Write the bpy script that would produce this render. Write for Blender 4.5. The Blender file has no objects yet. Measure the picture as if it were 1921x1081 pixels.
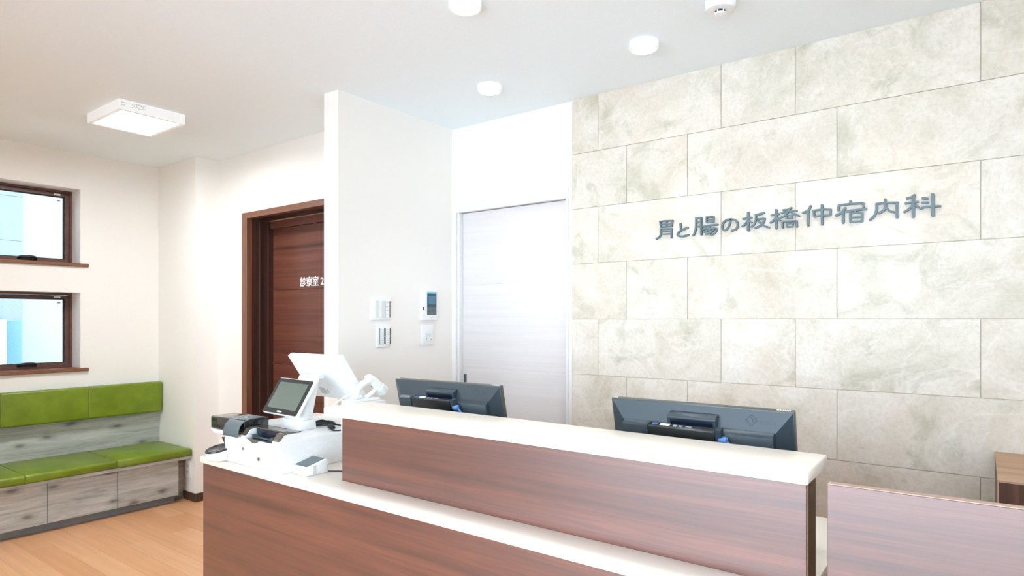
import bpy, bmesh, math, random
from math import sin, cos, pi, radians
from mathutils import Vector, Matrix

S = bpy.context.scene
COL = S.collection
random.seed(7)

# ------------------------------------------------------------------ camera
YAW = radians(36.70)
EYE = 1.345
CEIL = 2.5476
cam_data = bpy.data.cameras.new('camera')
cam_data.sensor_width = 36.0
cam_data.lens = 1185.4 * 36.0 / 1921.0
cam_data.shift_y = 59.5 / 1921.0
cam_data.clip_start = 0.05
cam = bpy.data.objects.new('camera', cam_data)
cam.location = (0, 0, EYE)
cam.rotation_euler = (radians(90), 0, YAW)
COL.objects.link(cam)
S.camera = cam

# ------------------------------------------------------------------ view, world, daylight
S.view_settings.view_transform = 'Standard'
S.view_settings.look = 'None'
S.view_settings.gamma = 1.0
S.view_settings.use_curve_mapping = False
S.view_settings.exposure = 0.76
S.cycles.max_bounces = 16
S.cycles.diffuse_bounces = 14
S.cycles.glossy_bounces = 5
S.cycles.transparent_max_bounces = 16
S.cycles.sample_clamp_indirect = 6.0
S.cycles.use_denoising = True
S.cycles.caustics_reflective = False
S.cycles.caustics_refractive = False

world = bpy.data.worlds.new('overcast_sky')
S.world = world
world.use_nodes = True
wn = world.node_tree
wn.nodes['Background'].inputs['Color'].default_value = (0.77, 0.86, 1.0, 1)
wn.nodes['Background'].inputs['Strength'].default_value = 7.6
LAMP = 9.0           # radiance of the round ceiling lights
LAMP_BEAM = 15.0     # watts of each round light's downward beam
PANEL_LAMP = 42.0     # radiance of the square ceiling light

def portal(name, loc, rot, sx, sy):
    l = bpy.data.lights.new(name, 'AREA')
    l.shape = 'RECTANGLE'; l.size = sx; l.size_y = sy
    l.cycles.is_portal = True
    o = bpy.data.objects.new(name, l)
    o.location = loc; o.rotation_euler = rot
    COL.objects.link(o)
FRONT_Y = -1.5
portal('glazing_portal', (-0.5, FRONT_Y - 0.03, 1.2), (radians(90), 0, 0), 4.2, 2.4)
portal('side_glazing_portal', (3.23, -0.4, 1.2), (radians(90), 0, radians(90)), 1.6, 2.4)  # daylight portal of the added side glazing
for _z in (1.27, 2.02): portal('small_window_portal', (-5.47, 1.528, _z), (radians(90), 0, radians(-90)), 0.56, 0.55)

# ------------------------------------------------------------------ materials
def lin(c):
    c = c / 255.0
    return c / 12.92 if c <= 0.04045 else ((c + 0.055) / 1.055) ** 2.4
def rgb(r, g, b):
    return (lin(r), lin(g), lin(b), 1.0)

class NT:
    """small wrapper for building node materials"""
    def __init__(s, name):
        s.m = bpy.data.materials.new(name); s.m.use_nodes = True
        s.t = s.m.node_tree; s.b = s.t.nodes['Principled BSDF']
        s.out = s.t.nodes['Material Output']
    def n(s, kind, **kw):
        nd = s.t.nodes.new(kind)
        for k, v in kw.items(): setattr(nd, k, v)
        return nd
    def l(s, a, b): s.t.links.new(a, b)
    def obj(s): return s.n('ShaderNodeTexCoord').outputs['Object']
    def mapping(s, vec, scale=(1, 1, 1), rot=(0, 0, 0), loc=(0, 0, 0)):
        mp = s.n('ShaderNodeMapping'); s.l(vec, mp.inputs['Vector'])
        mp.inputs['Scale'].default_value = scale; mp.inputs['Rotation'].default_value = rot
        mp.inputs['Location'].default_value = loc
        return mp.outputs['Vector']
    def noise(s, vec, scale=1.0, detail=4.0, rough=0.55, dist=0.0):
        nz = s.n('ShaderNodeTexNoise'); s.l(vec, nz.inputs['Vector'])
        nz.inputs['Scale'].default_value = scale; nz.inputs['Detail'].default_value = detail
        nz.inputs['Roughness'].default_value = rough; nz.inputs['Distortion'].default_value = dist
        return nz.outputs['Fac']
    def ramp(s, fac, stops, interp='LINEAR'):
        r = s.n('ShaderNodeValToRGB'); s.l(fac, r.inputs['Fac']); r.color_ramp.interpolation = interp
        e = r.color_ramp.elements
        while len(e) < len(stops): e.new(0.5)
        for el, (p, c) in zip(e, stops): el.position = p; el.color = c
        return r.outputs['Color']
    def mix(s, fac, a, b, mode='MIX'):
        x = s.n('ShaderNodeMix', data_type='RGBA', blend_type=mode)
        for sock, v in ((x.inputs['Factor'], fac), (x.inputs['A'], a), (x.inputs['B'], b)):
            if hasattr(v, 'links'): s.l(v, sock)
            else: sock.default_value = v
        return x.outputs['Result']
    def math(s, op, a, b=0.0, clamp=False):
        x = s.n('ShaderNodeMath', operation=op); x.use_clamp = clamp
        for sock, v in ((x.inputs[0], a), (x.inputs[1], b)):
            if hasattr(v, 'links'): s.l(v, sock)
            else: sock.default_value = v
        return x.outputs[0]
    def bump(s, h, strength=0.1, dist=0.01):
        b = s.n('ShaderNodeBump'); b.inputs['Strength'].default_value = strength
        b.inputs['Distance'].default_value = dist
        s.l(h, b.inputs['Height']); s.l(b.outputs['Normal'], s.b.inputs['Normal'])
    def set(s, **kw):
        for k, v in kw.items():
            sock = s.b.inputs[k.replace('_', ' ')]
            if hasattr(v, 'links'): s.l(v, sock)
            else: sock.default_value = v
        return s.m

def plain(name, col, rough=0.5, metal=0.0, spec=0.5, grain=0.0, gscale=200.0, coat=0.0):
    """painted or moulded surface: fine procedural mottling and bump"""
    k = NT(name)
    v = k.obj()
    nz = k.noise(v, gscale, 3.0)
    dark = tuple(c * 0.94 for c in col[:3]) + (1,)
    k.set(Base_Color=k.ramp(nz, [(0.3, dark), (0.7, col)]), Roughness=rough, Metallic=metal)
    k.b.inputs['Specular IOR Level'].default_value = spec
    k.b.inputs['Coat Weight'].default_value = coat
    if grain: k.bump(nz, grain, 0.002)
    return k.m

def wood(name, stops, along='x', freq=14.0, stretch=0.55, rough=0.4, spec=0.5, fine=0.22, warp=0.8, coat=0.0, coat_rough=0.3):
    """straight grained veneer, grain running along one axis"""
    k = NT(name); v = k.obj()
    def sc(a, o): return {'x': (a, o, o), 'y': (o, a, o), 'z': (o, o, a)}[along]
    w = k.noise(k.mapping(v, sc(0.7, 2.2)), 1.0, 2.0)
    wv = k.n('ShaderNodeVectorMath', operation='MULTIPLY_ADD')
    cmb = k.n('ShaderNodeCombineXYZ')
    for i in range(3): k.l(w, cmb.inputs[i])
    k.l(cmb.outputs[0], wv.inputs[0]); wv.inputs[1].default_value = (0.05 * warp,) * 3
    k.l(v, wv.inputs[2])
    a = k.noise(k.mapping(wv.outputs[0], sc(stretch, freq)), 1.0, 6.0, 0.62, 0.5)
    col = k.ramp(a, stops)
    f = k.noise(k.mapping(wv.outputs[0], sc(5.0, 260.0)), 1.0, 4.0, 0.7)
    g = k.ramp(f, [(0.35, (0.55, 0.5, 0.5, 1)), (0.62, (1, 1, 1, 1))])
    mid = k.noise(k.mapping(wv.outputs[0], sc(stretch * 1.8, freq * 4.5)), 1.0, 5.0, 0.65, 0.3)
    h = k.ramp(mid, [(0.36, (0.66, 0.62, 0.6, 1)), (0.54, (1, 1, 1, 1))])
    col = k.mix(min(1.0, fine * 1.3), col, k.mix(1.0, col, h, 'MULTIPLY'))
    k.set(Base_Color=k.mix(fine, col, k.mix(1.0, col, g, 'MULTIPLY')), Roughness=rough)
    k.b.inputs['Specular IOR Level'].default_value = spec
    k.b.inputs['Coat Weight'].default_value = coat
    k.b.inputs['Coat Roughness'].default_value = coat_rough
    if coat == 0.7: k.b.inputs['Coat IOR'].default_value = 1.75
    k.bump(f, 0.04, 0.001)
    return k.m

def emitter(name, col, strength):
    k = NT(name)
    k.set(Base_Color=(0.9, 0.9, 0.9, 1), Emission_Color=col, Emission_Strength=strength)
    return k.m

M = {}
M['wallpaper'] = plain('wallpaper', rgb(236, 233, 227), 0.75, spec=0.25, grain=0.12, gscale=320)
M['ceiling_paper'] = plain('ceiling_paper', rgb(238, 248, 253), 0.85, spec=0.2, grain=0.1, gscale=260)
M['white_paint'] = plain('white_paint', rgb(224, 224, 223), 0.45, gscale=60)
M['reveal_daylit'] = plain('reveal_daylit', rgb(250, 251, 251), 0.6, gscale=90)  # window daylight put into the colour: whiter than the wallpaper around it
M['white_door'] = wood('white_door', [(0.3, rgb(212, 208, 207)), (0.7, rgb(221, 218, 217))], 'x', 22, 0.5, 0.4, 0.5, 0.06)
M['white_plastic'] = plain('white_plastic', rgb(234, 236, 236), 0.35, gscale=90)
M['ivory_plastic'] = plain('ivory_plastic', rgb(212, 216, 213), 0.4, gscale=90)
M['grey_plastic'] = plain('grey_plastic', rgb(120, 124, 124), 0.4)
M['slate_plastic'] = plain('slate_plastic', rgb(86, 100, 104), 0.35)
M['black_plastic'] = plain('black_plastic', rgb(26, 29, 30), 0.3)
M['monitor_plastic'] = plain('monitor_plastic', rgb(46, 58, 66), 0.38, grain=0.1, gscale=700)
M['monitor_edge_lit'] = plain('monitor_edge_lit', rgb(66, 70, 68), 0.32, gscale=300)  # rim lighter than the back: reflected lamp light put into the colour
M['mark_line'] = plain('mark_line', rgb(40, 52, 60), 0.5)
M['gloss_black'] = plain('gloss_black', rgb(18, 20, 22), 0.2, coat=0.5)
M['smoke_cover'] = plain('smoke_cover', rgb(84, 82, 72), 0.15, coat=0.5)
M['deep_tray'] = plain('deep_tray', rgb(16, 24, 40), 0.2)
M['brushed_metal'] = plain('brushed_metal', rgb(150, 160, 164), 0.32, metal=0.85, gscale=300)
M['sign_metal'] = plain('sign_metal', rgb(88, 104, 108), 0.45, metal=0.15, gscale=300)
M['chrome'] = plain('chrome', rgb(190, 190, 186), 0.18, metal=1.0)
M['worktop'] = plain('worktop', rgb(234, 226, 214), 0.28, gscale=500)
M['ink_grey'] = plain('ink_grey', rgb(168, 176, 178), 0.6)
M['ink_dark'] = plain('ink_dark', rgb(60, 62, 66), 0.6)
M['paper_label'] = plain('paper_label', rgb(228, 230, 226), 0.6)
M['sticker_blue'] = plain('sticker_blue', rgb(50, 105, 175), 0.4)
M['plug_blue'] = plain('plug_blue', rgb(88, 136, 196), 0.35)
M['cable_black'] = plain('cable_black', rgb(22, 24, 26), 0.45)
M['screen_blue'] = plain('screen_blue', rgb(62, 116, 146), 0.15, coat=0.4)
M['screen_dark'] = plain('screen_dark', rgb(40, 62, 82), 0.15, coat=0.4)
M['screen_cyan'] = plain('screen_cyan', rgb(110, 205, 222), 0.2)
M['tablet_glass'] = plain('tablet_glass', rgb(96, 108, 100), 0.12, coat=0.5)
M['rubber'] = plain('rubber', rgb(26, 38, 46), 0.6)
M['door_letter'] = plain('door_letter', rgb(245, 246, 250), 0.5)
M['vinyl_base'] = plain('vinyl_base', rgb(74, 56, 44), 0.45)

M['walnut'] = wood('walnut', [(0.28, rgb(70, 36, 25)), (0.44, rgb(94, 50, 35)), (0.56, rgb(108, 59, 42)), (0.76, rgb(122, 69, 50))],
                   'x', 26, 0.7, 0.42, 0.8, 0.6, 1.0, coat=0.7, coat_rough=0.38)
M['walnut_edge'] = wood('walnut_edge', [(0.3, rgb(86, 66, 46)), (0.7, rgb(106, 84, 60))], 'z', 20, 0.6, 0.5, 0.4)
M['gate_edge'] = wood('gate_edge', [(0.3, rgb(172, 142, 126)), (0.7, rgb(192, 164, 148))], 'x', 20, 0.6, 0.45)
M['door_wood'] = wood('door_wood', [(0.28, rgb(66, 36, 28)), (0.44, rgb(98, 56, 44)), (0.58, rgb(112, 66, 52)), (0.8, rgb(134, 84, 68))],
                      'x', 20, 0.5, 0.34, 0.5, 0.4, 1.0)
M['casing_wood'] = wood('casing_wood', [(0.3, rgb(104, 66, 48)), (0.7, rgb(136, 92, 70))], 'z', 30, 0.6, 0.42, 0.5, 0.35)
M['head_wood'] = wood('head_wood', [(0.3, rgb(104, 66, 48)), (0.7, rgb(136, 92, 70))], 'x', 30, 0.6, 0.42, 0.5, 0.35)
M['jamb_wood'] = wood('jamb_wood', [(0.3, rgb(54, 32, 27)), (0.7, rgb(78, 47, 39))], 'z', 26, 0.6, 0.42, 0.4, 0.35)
M['frame_brown'] = wood('frame_brown', [(0.3, rgb(88, 58, 50)), (0.7, rgb(112, 76, 64))], 'y', 30, 0.6, 0.4, 0.5, 0.2)
M['sill_wood'] = wood('sill_wood', [(0.3, rgb(104, 62, 40)), (0.7, rgb(146, 94, 64))], 'y', 60, 0.8, 0.4, 0.5, 0.4)
M['cabinet_top'] = wood('cabinet_top', [(0.3, rgb(150, 112, 84)), (0.5, rgb(176, 138, 106)), (0.72, rgb(192, 156, 122))], 'x', 9, 3.0, 0.42, 0.5, 0.3, 2.0)
M['cabinet_side'] = wood('cabinet_side', [(0.3, rgb(72, 46, 34)), (0.7, rgb(112, 78, 60))], 'z', 46, 0.6, 0.45, 0.4, 0.4)

def grey_board(name, along):
    k = NT(name); v = k.obj()
    def sc(a, o): return {'y': (o, a, o), 'x': (a, o, o), 'z': (o, o, a)}[along]
    w = k.noise(k.mapping(v, sc(2.0, 5.0)), 1.0, 3.0, 0.6)
    cmb = k.n('ShaderNodeCombineXYZ')
    for i in range(3): k.l(w, cmb.inputs[i])
    wv = k.n('ShaderNodeVectorMath', operation='MULTIPLY_ADD')
    k.l(cmb.outputs[0], wv.inputs[0]); wv.inputs[1].default_value = (0.07,) * 3; k.l(v, wv.inputs[2])
    a = k.noise(k.mapping(wv.outputs[0], sc(1.6, 24.0)), 1.0, 7.0, 0.65, 0.4)
    col = k.ramp(a, [(0.28, rgb(134, 137, 130)), (0.44, rgb(172, 174, 168)), (0.58, rgb(190, 192, 187)), (0.76, rgb(206, 208, 204))])
    vo = k.n('ShaderNodeTexVoronoi', voronoi_dimensions='2D')
    sx_ = k.n('ShaderNodeSeparateXYZ'); k.l(wv.outputs[0], sx_.inputs[0]); cx_ = k.n('ShaderNodeCombineXYZ')
    k.l(k.math('MULTIPLY', sx_.outputs['Y'], 3.0), cx_.inputs[0]); k.l(k.math('MULTIPLY', sx_.outputs['Z'], 7.5), cx_.inputs[1])
    k.l(cx_.outputs[0], vo.inputs['Vector'])
    vo.inputs['Scale'].default_value = 1.0
    kn = k.ramp(vo.outputs['Distance'], [(0.04, (0.42, 0.41, 0.38, 1)), (0.12, (0.82, 0.82, 0.81, 1)), (0.24, (1, 1, 1, 1))])
    f = k.noise(k.mapping(wv.outputs[0], sc(7.0, 230.0)), 1.0, 4.0, 0.7)
    g = k.ramp(f, [(0.34, (0.62, 0.62, 0.6, 1)), (0.6, (1, 1, 1, 1))])
    c2 = k.mix(1.0, col, kn, 'MULTIPLY')
    k.set(Base_Color=k.mix(0.45, c2, k.mix(1.0, c2, g, 'MULTIPLY')), Roughness=0.5)
    k.bump(f, 0.06, 0.001)
    return k.m
M['grey_board'] = grey_board('grey_board', 'y')
M['grey_plinth'] = plain('grey_plinth', rgb(132, 138, 138), 0.5, gscale=40)

def leather():
    k = NT('green_leather'); v = k.obj()
    a = k.noise(v, 7.0, 6.0, 0.6)
    col = k.ramp(a, [(0.3, rgb(96, 116, 18)), (0.55, rgb(112, 133, 26)), (0.75, rgb(124, 144, 36))])
    vo = k.n('ShaderNodeTexVoronoi'); k.l(v, vo.inputs['Vector']); vo.inputs['Scale'].default_value = 420
    k.set(Base_Color=col, Roughness=0.36)
    k.bump(vo.outputs['Distance'], 0.1, 0.001)
    return k.m
M['green_leather'] = leather()
M['green_piping'] = plain('green_piping', rgb(134, 150, 66), 0.45)

def stone():
    k = NT('stone_tile'); v = k.obj()
    at = k.n('ShaderNodeAttribute'); at.attribute_name = 'tile'
    off = k.n('ShaderNodeVectorMath', operation='MULTIPLY_ADD')
    k.l(at.outputs['Color'], off.inputs[0]); off.inputs[1].default_value = (17, 23, 31); k.l(v, off.inputs[2])
    p = off.outputs[0]
    a = k.noise(p, 3.4, 7.0, 0.6, 1.0)
    base = k.ramp(a, [(0.32, rgb(196, 190, 173)), (0.44, rgb(210, 203, 189)), (0.56, rgb(217, 210, 198)), (0.72, rgb(223, 217, 208))])
    b = k.noise(k.mapping(p, (1, 1, 1), loc=(5, 3, 1)), 4.6, 7.0, 0.64, 1.2)
    stain = k.ramp(b, [(0.54, (0, 0, 0, 1)), (0.70, (1, 1, 1, 1))])
    c = k.mix(k.math('MULTIPLY', stain, 0.7), base, rgb(168, 166, 144))
    r = k.noise(k.mapping(p, (1, 1, 1), loc=(9, 1, 7)), 2.0, 4.0, 0.6, 0.8)
    warm = k.ramp(r, [(0.5, (0, 0, 0, 1)), (0.68, (1, 1, 1, 1))])
    c = k.mix(k.math('MULTIPLY', warm, 0.35), c, rgb(206, 186, 168))
    vn = k.noise(k.mapping(p, (1, 1, 1.5), rot=(0, 0.6, 0)), 1.9, 5.0, 0.55, 1.2)
    d = k.math('ABSOLUTE', k.math('SUBTRACT', vn, 0.5))
    vein = k.ramp(d, [(0.0, (1, 1, 1, 1)), (0.012, (0, 0, 0, 1))])
    c = k.mix(k.math('MULTIPLY', vein, 0.32), c, rgb(230, 226, 219))
    f = k.noise(p, 70.0, 6.0, 0.7)
    sp = k.ramp(f, [(0.36, (0.90, 0.895, 0.87, 1)), (0.56, (1, 1, 1, 1))])
    c = k.mix(1.0, c, sp, 'MULTIPLY')
    k.set(Base_Color=c, Roughness=0.6)
    k.b.inputs['Specular IOR Level'].default_value = 0.35
    h = k.math('ADD', k.math('MULTIPLY', f, 0.6), k.math('MULTIPLY', b, 1.2))
    k.bump(h, 0.28, 0.004)
    return k.m
M['stone_tile'] = stone()
M['grout'] = plain('grout', rgb(208, 202, 190), 0.8)

def floor_mat():
    k = NT('floor_planks'); v = k.obj()
    bk = k.n('ShaderNodeTexBrick'); k.l(k.mapping(v, loc=(0.42, 0.042, 0)), bk.inputs['Vector'])
    bk.offset = 0.37; bk.squash = 1.0
    bk.inputs['Scale'].default_value = 1.0
    bk.inputs['Brick Width'].default_value = 0.92; bk.inputs['Row Height'].default_value = 0.13
    bk.inputs['Mortar Size'].default_value = 0.0012; bk.inputs['Mortar Smooth'].default_value = 0.4
    bk.inputs['Color1'].default_value = rgb(206, 150, 106); bk.inputs['Color2'].default_value = rgb(222, 172, 130)
    bk.inputs['Mortar'].default_value = rgb(180, 122, 84)
    a = k.noise(k.mapping(v, (1.2, 26, 1)), 1.0, 6.0, 0.62, 0.6)
    g = k.ramp(a, [(0.3, (0.84, 0.80, 0.76, 1)), (0.62, (1.04, 1.03, 1.02, 1))])
    c = k.mix(0.8, bk.outputs['Color'], k.mix(1.0, bk.outputs['Color'], g, 'MULTIPLY'))
    k.set(Base_Color=c, Roughness=0.34)
    k.b.inputs['Specular IOR Level'].default_value = 0.5
    return k.m
M['floor_planks'] = floor_mat()

def wired_glass():
    k = NT('wired_glass'); v = k.obj()
    sep = k.n('ShaderNodeSeparateXYZ'); k.l(v, sep.inputs[0])
    masks = []
    for sgn in (1, -1):
        u = k.math('ADD', sep.outputs['Y'], k.math('MULTIPLY', sep.outputs['Z'], sgn))
        fr = k.math('FRACT', k.math('MULTIPLY', u, 34.0))
        masks.append(k.math('LESS_THAN', fr, 0.04))
    mk = k.math('MAXIMUM', masks[0], masks[1])
    tr = k.n('ShaderNodeBsdfTransparent'); tr.inputs['Color'].default_value = (0.96, 0.985, 0.99, 1)
    gl = k.n('ShaderNodeBsdfGlossy'); gl.inputs['Roughness'].default_value = 0.02
    fs = k.n('ShaderNodeFresnel'); fs.inputs['IOR'].default_value = 1.45
    m1 = k.n('ShaderNodeMixShader'); k.l(fs.outputs[0], m1.inputs[0]); k.l(tr.outputs[0], m1.inputs[1]); k.l(gl.outputs[0], m1.inputs[2])
    wi = k.n('ShaderNodeBsdfPrincipled'); wi.inputs['Base Color'].default_value = rgb(214, 228, 230); wi.inputs['Roughness'].default_value = 0.4
    m2 = k.n('ShaderNodeMixShader'); k.l(k.math('MULTIPLY', mk, 0.4), m2.inputs[0]); k.l(m1.outputs[0], m2.inputs[1]); k.l(wi.outputs[0], m2.inputs[2])
    k.l(m2.outputs[0], k.out.inputs['Surface'])
    return k.m
M['wired_glass'] = wired_glass()
def clear_glass():
    k = NT('clear_glass')
    tr = k.n('ShaderNodeBsdfTransparent'); tr.inputs['Color'].default_value = (0.95, 0.98, 0.98, 1)
    gl = k.n('ShaderNodeBsdfGlossy'); gl.inputs['Roughness'].default_value = 0.01
    fs = k.n('ShaderNodeFresnel'); fs.inputs['IOR'].default_value = 1.45
    m1 = k.n('ShaderNodeMixShader'); k.l(fs.outputs[0], m1.inputs[0]); k.l(tr.outputs[0], m1.inputs[1]); k.l(gl.outputs[0], m1.inputs[2])
    k.l(m1.outputs[0], k.out.inputs['Surface'])
    return k.m
M['clear_glass'] = clear_glass()
M['render_wall'] = plain('render_wall', rgb(150, 154, 154), 0.85, gscale=120)
M['panel_wall'] = plain('panel_wall', rgb(126, 138, 144), 0.8, gscale=160)
M['unit_white'] = plain('unit_white', rgb(244, 248, 250), 0.5)
M['unit_blue'] = plain('unit_blue', rgb(84, 132, 150), 0.5)
M['pavement'] = plain('pavement', rgb(226, 228, 228), 0.8, gscale=20)  # unseen ground kept pale to bounce daylight up to the ceiling
M['lamp_glow'] = emitter('lamp_glow', (0.97, 0.99, 1.0, 1), LAMP)
k_ = NT('lamp_acrylic'); k_.set(Base_Color=rgb(238, 240, 240), Roughness=0.4, Emission_Color=(0.95, 0.98, 1.0, 1), Emission_Strength=0.10); M['lamp_acrylic'] = k_.m
M['panel_glow'] = emitter('panel_glow', (0.88, 0.95, 1.0, 1), PANEL_LAMP)

# ------------------------------------------------------------------ mesh helpers
class MB:
    """collects shapes into one mesh; o is the thing's base point, taken off every vertex"""
    def __init__(s, o=(0, 0, 0)):
        s.bm = bmesh.new(); s.o = Vector(o); s.mi = 0
    def _bevel(s, geom_edges, bev, seg):
        if bev > 0:
            bmesh.ops.bevel(s.bm, geom=geom_edges, offset=bev, segments=seg, profile=0.5, affect='EDGES', clamp_overlap=True)
    def box(s, x0, x1, y0, y1, z0, z1, bev=0.0, seg=2):
        vs = [s.bm.verts.new((x, y, z)) for x in (x0, x1) for y in (y0, y1) for z in (z0, z1)]
        fs = [(0, 1, 3, 2), (4, 6, 7, 5), (0, 4, 5, 1), (2, 3, 7, 6), (0, 2, 6, 4), (1, 5, 7, 3)]
        faces = [s.bm.faces.new([vs[i] for i in f]) for f in fs]
        for f in faces: f.material_index = s.mi
        s._bevel(list({e for f in faces for e in f.edges}), bev, seg)
        return s
    def prism(s, pts, axis, a0, a1, bev=0.0, seg=2):
        """polygon pts extruded along axis; pts are (y,z), (x,z) or (x,y)"""
        def P(p, a): return {'x': (a, p[0], p[1]), 'y': (p[0], a, p[1]), 'z': (p[0], p[1], a)}[axis]
        A = [s.bm.verts.new(P(p, a0)) for p in pts]; B = [s.bm.verts.new(P(p, a1)) for p in pts]
        n = len(pts); faces = [s.bm.faces.new(A), s.bm.faces.new(list(reversed(B)))]
        for i in range(n):
            j = (i + 1) % n
            faces.append(s.bm.faces.new([A[i], B[i], B[j], A[j]]))
        bmesh.ops.recalc_face_normals(s.bm, faces=faces)
        for f in faces: f.material_index = s.mi
        s._bevel(list({e for f in faces for e in f.edges}), bev, seg)
        return s
    def loft(s, rings, cap=True, closed=True):
        R = [[s.bm.verts.new(p) for p in r] for r in rings]
        faces = []; n = len(R[0])
        for a, b in zip(R, R[1:]):
            for i in range(n if closed else n - 1):
                j = (i + 1) % n
                faces.append(s.bm.faces.new([a[i], a[j], b[j], b[i]]))
        if cap:
            faces.append(s.bm.faces.new(R[0])); faces.append(s.bm.faces.new(list(reversed(R[-1]))))
        bmesh.ops.recalc_face_normals(s.bm, faces=faces)
        for f in faces: f.material_index = s.mi
        return s
    def lathe(s, prof, c, seg=40, sx=1.0, sy=1.0, shear=None, cap=True):
        """profile (radius, z) turned about the vertical through c"""
        rings = []
        for r, z in prof:
            ring = []
            for i in range(seg):
                t = 2 * pi * i / seg
                x, y = r * cos(t) * sx, r * sin(t) * sy
                zz = z + (shear(x, y, z) if shear else 0)
                ring.append((c[0] + x, c[1] + y, c[2] + zz))
            rings.append(ring)
        return s.loft(rings, cap)
    def cyl(s, p0, p1, r0, r1=None, seg=24):
        return s.tube([p0, p1], [r0, r0 if r1 is None else r1], seg)
    def tube(s, pts, radii, seg=10, flat=1.0):
        pts = [Vector(p) for p in pts]
        if not hasattr(radii, '__len__'): radii = [radii] * len(pts)
        rings = []; up = None
        for i, p in enumerate(pts):
            d = (pts[min(i + 1, len(pts) - 1)] - pts[max(i - 1, 0)]).normalized()
            if up is None:
                up = Vector((0, 0, 1)) if abs(d.z) < 0.9 else Vector((1, 0, 0))
            a = d.cross(up).normalized(); b = a.cross(d).normalized(); up = b
            rings.append([tuple(p + radii[i] * (cos(2 * pi * q / seg) * a + flat * sin(2 * pi * q / seg) * b)) for q in range(seg)])
        return s.loft(rings)
    def quad(s, a, b, c, d):
        f = s.bm.faces.new([s.bm.verts.new(p) for p in (a, b, c, d)]); f.material_index = s.mi
        return s
    def xform(s, mat):
        bmesh.ops.transform(s.bm, matrix=mat, verts=s.bm.verts); return s
    def build(s, name, mats, parent=None, smooth=35):
        bmesh.ops.translate(s.bm, vec=-s.o, verts=s.bm.verts)
        me = bpy.data.meshes.new(name); s.bm.to_mesh(me); s.bm.free()
        for m in (mats if isinstance(mats, (list, tuple)) else [mats]): me.materials.append(M[m])
        if smooth:
            for p in me.polygons: p.use_smooth = True
            me.set_sharp_from_angle(angle=radians(smooth))
        o = bpy.data.objects.new(name, me); COL.objects.link(o)
        if parent: o.parent = parent
        else: o.location = s.o
        return o

def tag(o, label, cat, group=None, kind=None):
    o['label'] = label
    o['category'] = cat
    if group: o['group'] = group
    if kind: o['kind'] = kind
    return o
def thing(name, loc, label, cat, group=None, kind=None, rot=(0, 0, 0)):
    o = bpy.data.objects.new(name, None); o.empty_display_size = 0.05
    COL.objects.link(o); o.location = loc; o.rotation_euler = rot
    return tag(o, label, cat, group, kind)
def structure(o, label, cat): return tag(o, label, cat, None, 'structure')
def copy_tree(o):
    c = o.copy(); COL.objects.link(c)
    for ch in o.children:
        k = ch.copy(); COL.objects.link(k); k.parent = c
        for g in ch.children:
            q = g.copy(); COL.objects.link(q); q.parent = k
    return c
def smoothpath(pts, n=6):
    """Catmull-Rom through points"""
    pts = [Vector(p) for p in pts]
    if len(pts) < 3: return pts
    P = [2 * pts[0] - pts[1]] + pts + [2 * pts[-1] - pts[-2]]
    out = []
    for i in range(1, len(P) - 2):
        for k in range(n):
            t = k / n; p0, p1, p2, p3 = P[i - 1:i + 3]
            out.append(0.5 * ((2 * p1) + (p2 - p0) * t + (2 * p0 - 5 * p1 + 4 * p2 - p3) * t * t + (3 * p1 - p0 - 3 * p2 + p3) * t ** 3))
    out.append(pts[-1]); return out
def text_mesh(name, body, size, mat, parent, matrix, extrude=0.0004, bold=0.0, sx=1.0):
    cu = bpy.data.curves.new(name, 'FONT'); cu.body = body; cu.size = size
    cu.extrude = extrude
    t = bpy.data.objects.new(name, cu); COL.objects.link(t)
    bpy.context.view_layer.update()
    me = bpy.data.meshes.new_from_object(t.evaluated_get(bpy.context.evaluated_depsgraph_get()))
    bpy.data.objects.remove(t)
    if bold:       # heavier face: the same outlines again, shifted by the extra stroke weight
        tb = bmesh.new()
        for k_, (dx, dy) in enumerate(((0, 0), (bold, 0), (-bold, 0), (0, bold), (0, -bold))):
            tm = me.copy(); tm.transform(Matrix.Translation((dx, dy, 0.0006 * k_))); tb.from_mesh(tm); bpy.data.meshes.remove(tm)
        tb.to_mesh(me); tb.free()
    me.transform(matrix @ Matrix.Diagonal((sx, 1, 1, 1)))
    me.materials.clear(); me.materials.append(M[mat]); me.name = name
    o = bpy.data.objects.new(name, me); COL.objects.link(o); o.parent = parent
    return o

# ------------------------------------------------------------------ the room
XL, XR = -5.245, 3.2
YS, YA, YD, YP = 2.9755, 2.9856, 2.515, 2.342     # stone, alcove, door wall, pilaster front
XPL, XPR = -2.8176, -2.70                          # partition faces
structure(MB().box(-5.5, 3.4, FRONT_Y - 0.2, 3.3, -0.1, 0.0).build('floor', 'floor_planks'), 'orange brown wood plank floor', 'floor')
structure(MB().box(-5.5, 3.4, FRONT_Y - 0.2, 3.3, CEIL, CEIL + 0.1).build('ceiling', 'ceiling_paper'), 'plain white ceiling', 'ceiling')

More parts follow.
